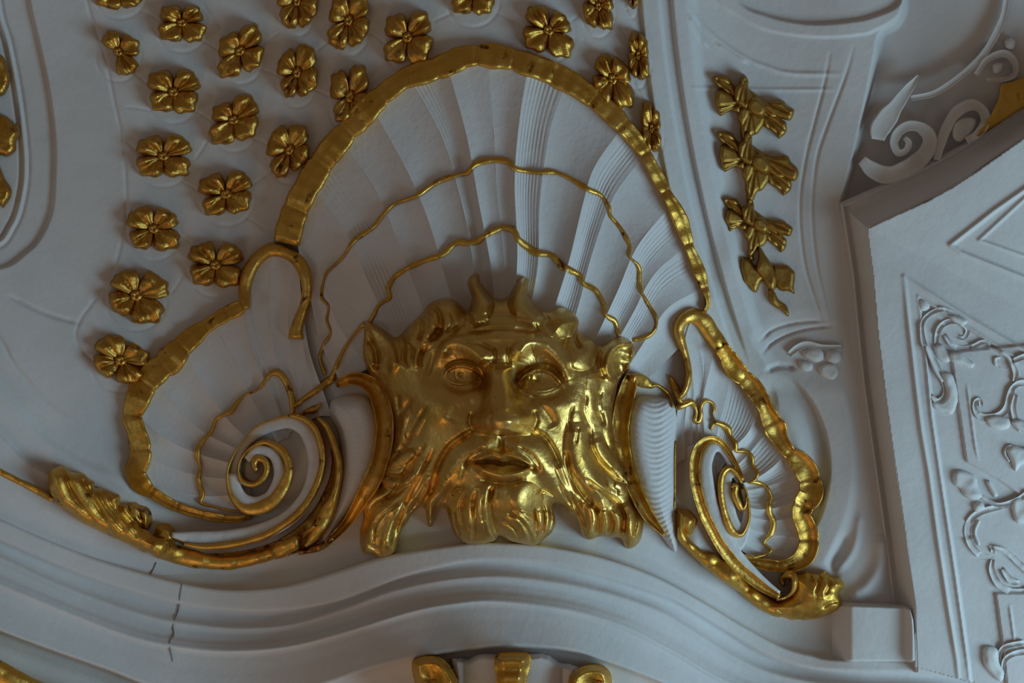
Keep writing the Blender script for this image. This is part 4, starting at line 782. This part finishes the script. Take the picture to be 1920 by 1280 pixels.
PARTS_OF['mask'] = [('face', M_FACE, None, mask), ('horn', M_FACE, 'left twisted horn', mask), ('horn', M_FACE, 'right twisted horn', mask), ('hair', M_FACE, 'hair curls on the left', mask), ('hair', M_FACE, 'hair curls on the right', mask),
    ('beard', M_FACE, 'beard tufts on the chin', mask), ('beard', M_FACE, 'long left beard lock', mask), ('beard', M_FACE, 'long right beard lock', mask), ('eye', M_FACE, None, mask), ('eye', M_FACE, None, mask), ('moustache', M_FACE, None, mask), ('ear', M_FACE, 'left pointed ear', mask), ('ear', M_FACE, 'right pointed ear', mask)]
zf = relief('mask', MASK, face_h, M_FACE, mask, step=1.1, z0=16.0, labels=mask_labels, sink=22)

# ------------------------------------------------------------------ ROSETTES: four petals round a bud
ROSLAB = ['topmost whole gold rosette of the left border column', 'second whole gold rosette from the top of the left border column', 'third gold rosette of the left border column, above midheight', 'fourth gold rosette of the left border column', 'tilted gold rosette, second from the bottom of the left border column', 'lowest gold rosette, partly tucked under the left wing rim', 'small gold rosette cut off by the incised border line at the upper left', 'leftmost gold rosette cropped by the top edge of the picture', 'topmost gold rosette of the second column, with a lifted right corner', 'second gold rosette down in the second column from the left', 'third gold rosette down in the second column, left of the large shell rim', 'lowest gold rosette of the second column, just left of the gold hook', 'narrow slanted gold rosette in the middle of the third column', 'lowest gold rosette of the third column, close to the large shell rim', 'gold rosette at the top edge of the third column', 'gold rosette at the top of the fourth column with long lower petals', 'gold rosette touching the outer left edge of the large shell rim', 'whole gold rosette right above the upper left curve of the shell rim', 'gold rosette cropped by the top edge above the shell crown', 'whole bright gold rosette above the shell rim just right of its crown', 'slanted gold rosette cropped by the top edge, right of the crown', 'slanted gold rosette touching the upper right slope of the shell rim', 'thin foreshortened gold rosette between rim slope and arch band', 'tiny sliver of a gold rosette at the top edge by the arch band', 'lowest foreshortened gold rosette beside the right part of the shell rim']
def petal(parent, cx, cy, a, b, rot, sh, ang, seed, z, clip):
    nr, na = 15, 17
    r = np.linspace(0.0, 1, nr)[:, None]; t = np.linspace(-1, 1, na)[None, :]
    rg = np.random.default_rng(seed); k1, k2, k3 = rg.uniform(.9, 1.12, 3)
    # rounded petal with two lobes and a folded tip
    length = (1.06 - 0.24 * np.abs(t) ** 3 + 0.035 * np.cos(t * 7.5) * k3 + 0.035 * np.sin(t * 5 + seed) + 0.03 * np.sin(t * 11 + seed)) * k1 * 1.2
    half = math.radians(45) * (1 + 0.10 * np.sin(r * math.pi)) * k2
    th = math.radians(ang) + t * half * (1 - 0.12 * r ** 3) + 0 * r
    rad = r * length
    x = rad * np.cos(th); y = rad * np.sin(th)
    m = np.maximum(np.abs(x), np.abs(y)); x, y = x * 0.92, y * 0.92
    x = a * x; y = b * y + sh * a * x / a * 1.0
    c, s = math.cos(math.radians(rot)), math.sin(math.radians(rot))
    X_ = cx + x * c - y * s; Y_ = cy + x * s + y * c
    h = 5 + 15 * np.sin(np.clip(r, 0, 1) * math.pi * 0.82) ** 0.8 * (1 - 0.45 * t ** 4) + 3.2 * np.cos(t * math.pi * 2.2 + seed) * r - 4 * np.exp(-(t / 0.14) ** 2) * r * (1 - r) * 3 + 6 * np.exp(-((r - .72) / .2) ** 2) * (np.exp(-((t - .45) / .3) ** 2) + np.exp(-((t + .45) / .3) ** 2)) * k3 - 5 * np.exp(-(r / 0.12) ** 2)
    h = h + 5.5 * np.sin(t * 10 + seed) * r * (1 - r)
    H_ = B(X_, Y_) + z + h + 3.4 * wob2(X_, Y_, 5.0, seed) * r
    edge = (np.abs(t) > .999) | (r > .999)
    H_ = np.where(edge, B(X_, Y_) - 3, H_)
    return sheet('petal', X_, Y_, H_, M_ROSE, parent)
for i, (cx, cy, a, b, r, s) in enumerate(ROS):
    ro = empty('rosette', cx, cy, ROSLAB[i], 'rosette', 'gilded rosettes on the honeycomb cove')
    for k, ang in enumerate((45, 135, 225, 315)):
        if i == 6 and ang in (135,): continue
        sc_ = 1.0
        petal(ro, cx, cy, a * 1.04, b * 1.03, r, s, ang, i * 7 + k, 4, False)
    nb_ = 9
    rr_ = np.linspace(0, 1, 7)[:, None]; ta = np.linspace(0, 2 * math.pi, 15)[None, :]
    X_ = cx + rr_ * a * .29 * np.cos(ta); Y_ = cy + rr_ * b * .29 * np.sin(ta) + s * rr_ * a * .29 * np.cos(ta)
    H_ = B(X_, Y_) + 12 + 11 * np.sqrt(np.clip(1 - rr_ ** 2, 0, 1)) + 2.2 * np.cos(ta * 5) * np.sin(rr_ * math.pi) - 5 * np.exp(-(rr_ / 0.25) ** 2) - 9 * (rr_ > .99)
    sheet('bud', X_, Y_, H_, M_ROSE, ro)

# ------------------------------------------------------------------ LEAF DROPS on the pilaster
LEAFT = {
 'a': [(1338, 146), (1345, 142), (1359, 143), (1369, 152), (1377, 162), (1380, 178), (1373, 180), (1352, 168), (1343, 157)],
 'b': [(1348, 169), (1364, 172), (1378, 183), (1388, 199), (1384, 212), (1369, 208), (1361, 211), (1352, 217), (1347, 204), (1342, 187)],
 'c': [(1392, 144), (1396, 142), (1400, 146), (1403, 164), (1409, 178), (1412, 190), (1401, 202), (1385, 196), (1377, 180), (1378, 164), (1387, 158)],
 'd': [(1388, 205), (1404, 200), (1420, 214), (1433, 218), (1425, 244), (1410, 255), (1402, 268), (1392, 268), (1390, 240), (1384, 224)],
 'e': [(1410, 178), (1434, 190), (1465, 190), (1474, 198), (1487, 206), (1484, 218), (1478, 224), (1466, 222), (1448, 219), (1432, 208)],
 'f': [(1432, 210), (1453, 217), (1468, 226), (1473, 232), (1471, 248), (1460, 259), (1454, 250), (1444, 244), (1432, 232)],
 'g': [(1404, 188), (1420, 184), (1435, 200), (1431, 216), (1416, 217), (1403, 204)]}
def tr(poly, m): return [(m[0] + (x - 1412) * m[2] + (y - 200) * m[4], m[1] + (y - 200) * m[3] + (x - 1412) * m[5]) for x, y in poly]
TR = [(1412, 200, 1, 1, 0, 0), (1420, 306, 1.0, 1.0, .02, 0.02), (1421, 421, .86, .84, 0, .02)]
DROPL = ['topmost gold leaf cluster hanging on the white pilaster', 'second gold leaf cluster with a broad veined right leaf', 'third gold leaf cluster with rounded lobes on the pilaster']
vein = {'a': [(1342, 146), (1375, 175)], 'b': [(1385, 195), (1350, 210)], 'c': [(1397, 146), (1397, 195)], 'd': [(1408, 206), (1398, 262)], 'e': [(1415, 183), (1480, 212)], 'f': [(1434, 212), (1462, 254)], 'g': [(1404, 190), (1430, 214)]}
for i, m in enumerate(TR):
    lp = empty('leaf_drop', m[0], m[1], DROPL[i], 'ornament', 'gold leaf drops on the pilaster')
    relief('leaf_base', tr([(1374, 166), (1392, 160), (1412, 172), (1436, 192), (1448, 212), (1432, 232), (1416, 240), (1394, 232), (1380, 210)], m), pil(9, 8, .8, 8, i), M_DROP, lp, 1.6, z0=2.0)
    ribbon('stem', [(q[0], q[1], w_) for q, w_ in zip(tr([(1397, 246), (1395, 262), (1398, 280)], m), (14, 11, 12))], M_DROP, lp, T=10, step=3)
    for k in 'defbacg':
        P_ = tr(LEAFT[k], m); vn_ = tr(vein[k], m)
        if k == 'e' and i == 1: P_ = [(x, y - 3 if y < 306 else y + 6) for x, y in P_]
        T0 = {'g': 22, 'c': 17, 'a': 14, 'b': 13, 'd': 14, 'e': 15, 'f': 13}[k]
        def hf(X, Y, sd, T0=T0, vn_=vn_, k=k, i=i):
            h = T0 * np.sqrt(np.clip(1 - (1 - np.clip(sd / 9, 0, 1)) ** 2, 0, 1))
            (x0_, y0_), (x1_, y1_) = vn_; nx_, ny_ = -(y1_ - y0_) * .3, (x1_ - x0_) * .3
            return h + (stroke(X, Y, vn_, 2.4, -4.5) + stroke(X, Y, [(x0_, y0_), (x1_ + nx_, y1_ + ny_)], 2, -3) + stroke(X, Y, [(x0_, y0_), (x1_ - nx_, y1_ - ny_)], 2, -3) + 0.8 * wob2(X, Y, 9, i + ord(k) % 5) if k != 'g' else 0)
        cg_ = arr(P_).mean(0); P_ = [tuple(cg_ + (arr(q_) - cg_) * 1.10) for q_ in P_]
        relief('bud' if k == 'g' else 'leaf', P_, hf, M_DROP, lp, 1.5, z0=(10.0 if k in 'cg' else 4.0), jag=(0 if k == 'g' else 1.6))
lp = empty('leaf_drop', 1440, 520, 'lowest gold leaf cluster tapering to a small tail leaf', 'ornament', 'gold leaf drops on the pilaster')
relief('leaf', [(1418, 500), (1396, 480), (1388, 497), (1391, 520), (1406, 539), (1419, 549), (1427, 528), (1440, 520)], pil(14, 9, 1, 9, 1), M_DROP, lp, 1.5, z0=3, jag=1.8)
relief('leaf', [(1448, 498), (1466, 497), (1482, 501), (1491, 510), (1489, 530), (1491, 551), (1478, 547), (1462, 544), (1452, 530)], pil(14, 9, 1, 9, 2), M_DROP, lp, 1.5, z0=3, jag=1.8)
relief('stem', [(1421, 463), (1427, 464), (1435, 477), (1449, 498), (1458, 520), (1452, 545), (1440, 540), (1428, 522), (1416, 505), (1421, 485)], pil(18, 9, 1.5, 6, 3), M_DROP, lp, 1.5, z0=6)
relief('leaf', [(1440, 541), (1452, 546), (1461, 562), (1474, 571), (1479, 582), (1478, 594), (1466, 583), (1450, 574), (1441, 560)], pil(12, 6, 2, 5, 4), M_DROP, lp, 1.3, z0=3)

# gold garland pieces at the left edge
for j, (P_, lb) in enumerate((([(-40, 96), (-10, 98), (5, 105), (11, 115), (14, 128), (19, 140), (19, 152), (14, 168), (2, 181), (-40, 180)], 'topmost gold garland lump cut by the left edge'),
                 ([(-45, 212), (0, 214), (16, 220), (24, 232), (33, 231), (38, 250), (31, 266), (30, 282), (14, 294), (-2, 291), (-45, 290)], 'middle gold garland bloom cut by the left edge'),
                 ([(-40, 305), (-6, 305), (3, 318), (10, 335), (21, 352), (21, 368), (14, 380), (5, 391), (-2, 384), (-40, 380)], 'lowest gold garland leaf cut by the left edge'))):
    o = relief('garland_piece', P_, pil(20, 14, 4, 9, j), M_ROSE, None, 1.5, z0=2); tag(o, lb, 'ornament', 'gold garland at the left edge')

# gold pieces in the corners
o = relief('corner_ornament', [(1829, 255), (1845, 232), (1858, 213), (1872, 184), (1876, 157), (1900, 152), (1930, 140), (2050, 80), (2060, 110), (1925, 200), (1860, 240), (1835, 256)], pil(6, 5), M_GOLD, None, 2, z0=24, closed_smooth=False)
tag(o, 'flat gold ornament piece at the upper right above the arched moulding', 'ornament')
o = ribbon('gilded_moulding', [(-180, 1190, 60), (-60, 1240, 60), (0, 1268, 56), (60, 1300, 56), (140, 1330, 56), (300, 1380, 56)], M_GOLD, None, T=30, prof='round', base=62, lump=.03, wv=.02, step=6)
tag(o, 'rounded gold moulding in the bottom left corner', 'moulding')

# ------------------------------------------------------------------ BRACKET HEAD under the cornice
bk = empty('bracket_head', 965, 1262, 'fluted white bracket head with three gold curls below the cornice', 'bracket')
relief('fluted_body', [(846, 1234), (862, 1232), (876, 1236), (890, 1228), (905, 1224), (925, 1226), (995, 1226), (1012, 1224), (1030, 1228), (1050, 1242), (1068, 1244), (1085, 1250), (1075, 1340), (840, 1340), (852, 1270)],
       lambda X, Y, sd: 50 + 22 * sst(sd, 0, 10) + 14 * np.abs(np.sin((X - 870) / 92.0 * math.pi)) ** 0.6, M_SHELL, bk, 2, z0=0, closed_smooth=False)
relief('gilded_curl', [(772, 1242), (787, 1231), (817, 1229), (838, 1240), (850, 1257), (860, 1282), (862, 1340), (778, 1340), (778, 1284), (773, 1262)], lambda X, Y, sd: 92 + 30 * sst(sd, 0, 16) - 26 * np.exp(-(((X - 805) / 20) ** 2 + ((Y - 1278) / 22) ** 2)) + 14 * np.exp(-(((X - 797) / 12) ** 2 + ((Y - 1282) / 12) ** 2)), M_GOLD, bk, 1.5, z0=0, sink=60)
relief('gilded_cap', [(928, 1228), (946, 1222), (980, 1222), (994, 1227), (996, 1242), (988, 1280), (984, 1340), (930, 1340), (930, 1280), (926, 1245)], lambda X, Y, sd: 96 + 26 * sst(sd, 0, 18) + 5 * np.cos((Y - 1240) / 5.0) * sst(sd, 0, 12), M_GOLD, bk, 1.5, z0=0, sink=60)
relief('gilded_curl', [(1065, 1277), (1073, 1260), (1093, 1248), (1123, 1245), (1142, 1256), (1148, 1282), (1146, 1340), (1062, 1340)], lambda X, Y, sd: 92 + 30 * sst(sd, 0, 16) - 24 * np.exp(-(((X - 1110) / 20) ** 2 + ((Y - 1290) / 20) ** 2)), M_GOLD, bk, 1.5, z0=0, sink=60)

# ------------------------------------------------------------------ WHITE STUCCO SCROLLWORK
def sgroup(name, px, py, label, cat, rib, blobs, base_lift=0.0, T=11):
    e_ = empty(name, px, py, label, cat, 'white stucco scrollwork')
    T *= 0.64
    for p in rib: ribbon('scroll_stem', p, M_STUCCO, e_, T=T, prof=('cup' if max(q_[2] for q_ in p) > 9 and T < 7.5 else 'round'), lump=.08, wv=.08, step=3, sink=2, seed=len(p) % 9)
    for j, p in enumerate(blobs): relief('stucco_leaf', p, pil(T * 1.3, 10, 1.8, 6, j), M_STUCCO, e_, 1.8, sink=3)
    return e_
sgroup('stucco_cartouche', 1790, 660, 'white stucco corner cartouche at the top of the right wall panel', 'ornament',
  [[(1800, 590, 6), (1767, 580, 9), (1744, 588, 9), (1731, 602, 9), (1729, 622, 9), (1734, 647, 11), (1748, 668, 12), (1762, 698, 13), (1774, 724, 13), (1771, 743, 11), (1758, 752, 10), (1747, 742, 7)],
   [(1756, 652, 8), (1757, 630, 10), (1764, 612, 12), (1782, 602, 12), (1804, 605, 11), (1815, 620, 10), (1806, 634, 9), (1796, 630, 6)],
   [(1772, 628, 8), (1784, 645, 10), (1801, 653, 10), (1823, 650, 10), (1843, 641, 10), (1858, 645, 6)], [(1735, 650, 5), (1752, 690, 7), (1768, 716, 6)],
   [(1852, 652, 6), (1872, 657, 8), (1890, 668, 9), (1897, 684, 9), (1884, 692, 8), (1868, 684, 8), (1866, 672, 7), (1876, 670, 6)], [(1898, 680, 8), (1905, 700, 12), (1902, 716, 8)], [(1900, 676, 10), (1930, 668, 14), (1960, 690, 14)]],
  [[(1722, 560), (1738, 562), (1744, 578), (1728, 584), (1721, 574)], [(1780, 590), (1800, 594), (1814, 602), (1806, 610), (1786, 602)], [(1750, 650), (1764, 644), (1776, 656), (1788, 670), (1776, 680), (1758, 672)], [(1780, 662), (1800, 660), (1815, 672), (1828, 682), (1822, 690), (1800, 684), (1784, 678)],
   [(1764, 700), (1784, 700), (1792, 716), (1797, 736), (1796, 756), (1786, 776), (1772, 774), (1752, 766), (1748, 752), (1766, 752), (1774, 735)]])
sgroup('stucco_scroll', 1870, 770, 'white stucco U shaped scroll on the right wall panel', 'ornament',
  [[(1840, 764, 8), (1838, 750, 10), (1830, 752, 10), (1828, 766, 10), (1838, 780, 14), (1855, 784, 18), (1875, 778, 16), (1888, 764, 14), (1894, 742, 14), (1900, 726, 12), (1916, 718, 14), (1950, 724, 14)], [(1905, 740, 8), (1900, 765, 12), (1906, 790, 12), (1916, 808, 10)]],
  [[(1848, 784), (1868, 778), (1892, 784), (1894, 800), (1878, 806), (1856, 800)], [(1896, 790), (1912, 786), (1930, 796), (1930, 812), (1908, 806)]])
sgroup('stucco_tuft', 1905, 850, 'small white stucco tuft below the U shaped scroll', 'ornament', [[(1893, 866, 4), (1884, 850, 6), (1888, 838, 6), (1898, 834, 5)]],
  [[(1886, 842), (1898, 834), (1916, 838), (1940, 842), (1940, 864), (1916, 872), (1904, 884), (1896, 868)]])
sgroup('stucco_rocaille', 1870, 1010, 'big white stucco rocaille with C scroll low on the right wall', 'ornament',
  [[(1940, 938, 10), (1899, 945, 11), (1866, 952, 12), (1838, 960, 14), (1820, 975, 15), (1815, 997, 15), (1822, 1022, 14), (1840, 1042, 13), (1857, 1044, 10), (1862, 1030, 8), (1855, 1022, 5)], [(1836, 975, 6), (1828, 998, 7), (1836, 1022, 6)],
   [(1862, 1026, 8), (1889, 1036, 12), (1916, 1060, 13), (1950, 1090, 12)], [(1862, 1048, 8), (1860, 1068, 12), (1872, 1094, 14), (1894, 1108, 14), (1920, 1108, 12), (1950, 1100, 10)], [(1880, 1066, 8), (1888, 1078, 12), (1898, 1090, 14), (1912, 1092, 9)],
   [(1838, 930, 8), (1870, 946, 9), (1905, 938, 10), (1930, 922, 12)]],
  [[(1788, 886), (1796, 880), (1815, 884), (1830, 894), (1834, 912), (1842, 930), (1826, 938), (1808, 930), (1800, 916), (1790, 910), (1786, 898)], [(1848, 902), (1856, 900), (1864, 912), (1872, 928), (1864, 932), (1854, 918)], [(1826, 944), (1840, 940), (1848, 952), (1836, 960), (1826, 958)], [(1896, 938), (1912, 930), (1930, 944), (1930, 976), (1906, 980), (1898, 960)]])
sgroup('stucco_crest', 1880, 1240, 'white stucco crest above the cornice at the lower right edge', 'ornament',
  [[(1880, 1260, 8), (1884, 1238, 10), (1900, 1226, 12), (1930, 1220, 12)], [(1874, 1270, 8), (1872, 1240, 10), (1882, 1214, 10), (1920, 1204, 10)]], [[(1844, 1214), (1858, 1210), (1872, 1218), (1874, 1240), (1884, 1262), (1876, 1278), (1856, 1262), (1844, 1244)]])
sgroup('stucco_volute', 1700, 270, 'white stucco S scroll in the shaded recess at the upper right', 'ornament',
  [[(1616, 300, 20), (1636, 318, 30), (1664, 328, 34), (1696, 318, 34), (1724, 300, 32), (1742, 276, 30), (1742, 254, 26), (1724, 238, 22), (1702, 236, 20), (1684, 248, 18), (1676, 268, 16), (1684, 286, 14), (1698, 282, 12), (1704, 268, 12), (1696, 258, 9)],
   [(1646, 262, 26), (1650, 242, 38), (1664, 220, 38), (1680, 198, 30), (1700, 170, 20), (1722, 142, 6)], [(1708, 184, 10), (1753, 174, 12), (1797, 145, 12), (1842, 104, 14), (1872, 53, 14), (1885, 10, 12), (1890, -60, 12)],
   [(1757, 300, 14), (1764, 270, 18), (1776, 238, 20), (1794, 210, 22), (1821, 196, 22), (1842, 206, 20), (1848, 228, 18), (1834, 250, 16), (1812, 264, 14)]],
  [[(1790, 230), (1812, 220), (1830, 226), (1822, 248), (1800, 266), (1786, 256)]], T=8)
sgroup('stucco_rosette', 1880, 110, 'faint white stucco blossom high in the shaded recess', 'ornament',
  [[(1830, 140, 10), (1850, 112, 12), (1880, 100, 14), (1900, 112, 14), (1904, 136, 12), (1886, 148, 10), (1850, 150, 8)]], [[(1884, 76), (1894, 70), (1904, 78), (1900, 92), (1886, 90)], [(1862, 120), (1880, 118), (1878, 134), (1864, 138)]], T=10)
sgroup('stucco_flower', 1530, 680, 'white stucco flower bunch above the curved recess', 'ornament',
  [[(1480, 664, 12), (1495, 652, 14), (1514, 646, 14), (1540, 650, 10), (1578, 650, 8)]],
  [[(1506, 658), (1516, 652), (1532, 652), (1544, 660), (1544, 674), (1530, 680), (1514, 674), (1505, 667)], [(1500, 676), (1512, 676), (1524, 682), (1522, 694), (1508, 696), (1498, 688)], [(1536, 686), (1552, 680), (1566, 684), (1572, 700), (1562, 712), (1546, 708), (1536, 700)], [(1552, 658), (1572, 658), (1578, 674), (1566, 682), (1550, 676)]], T=10)
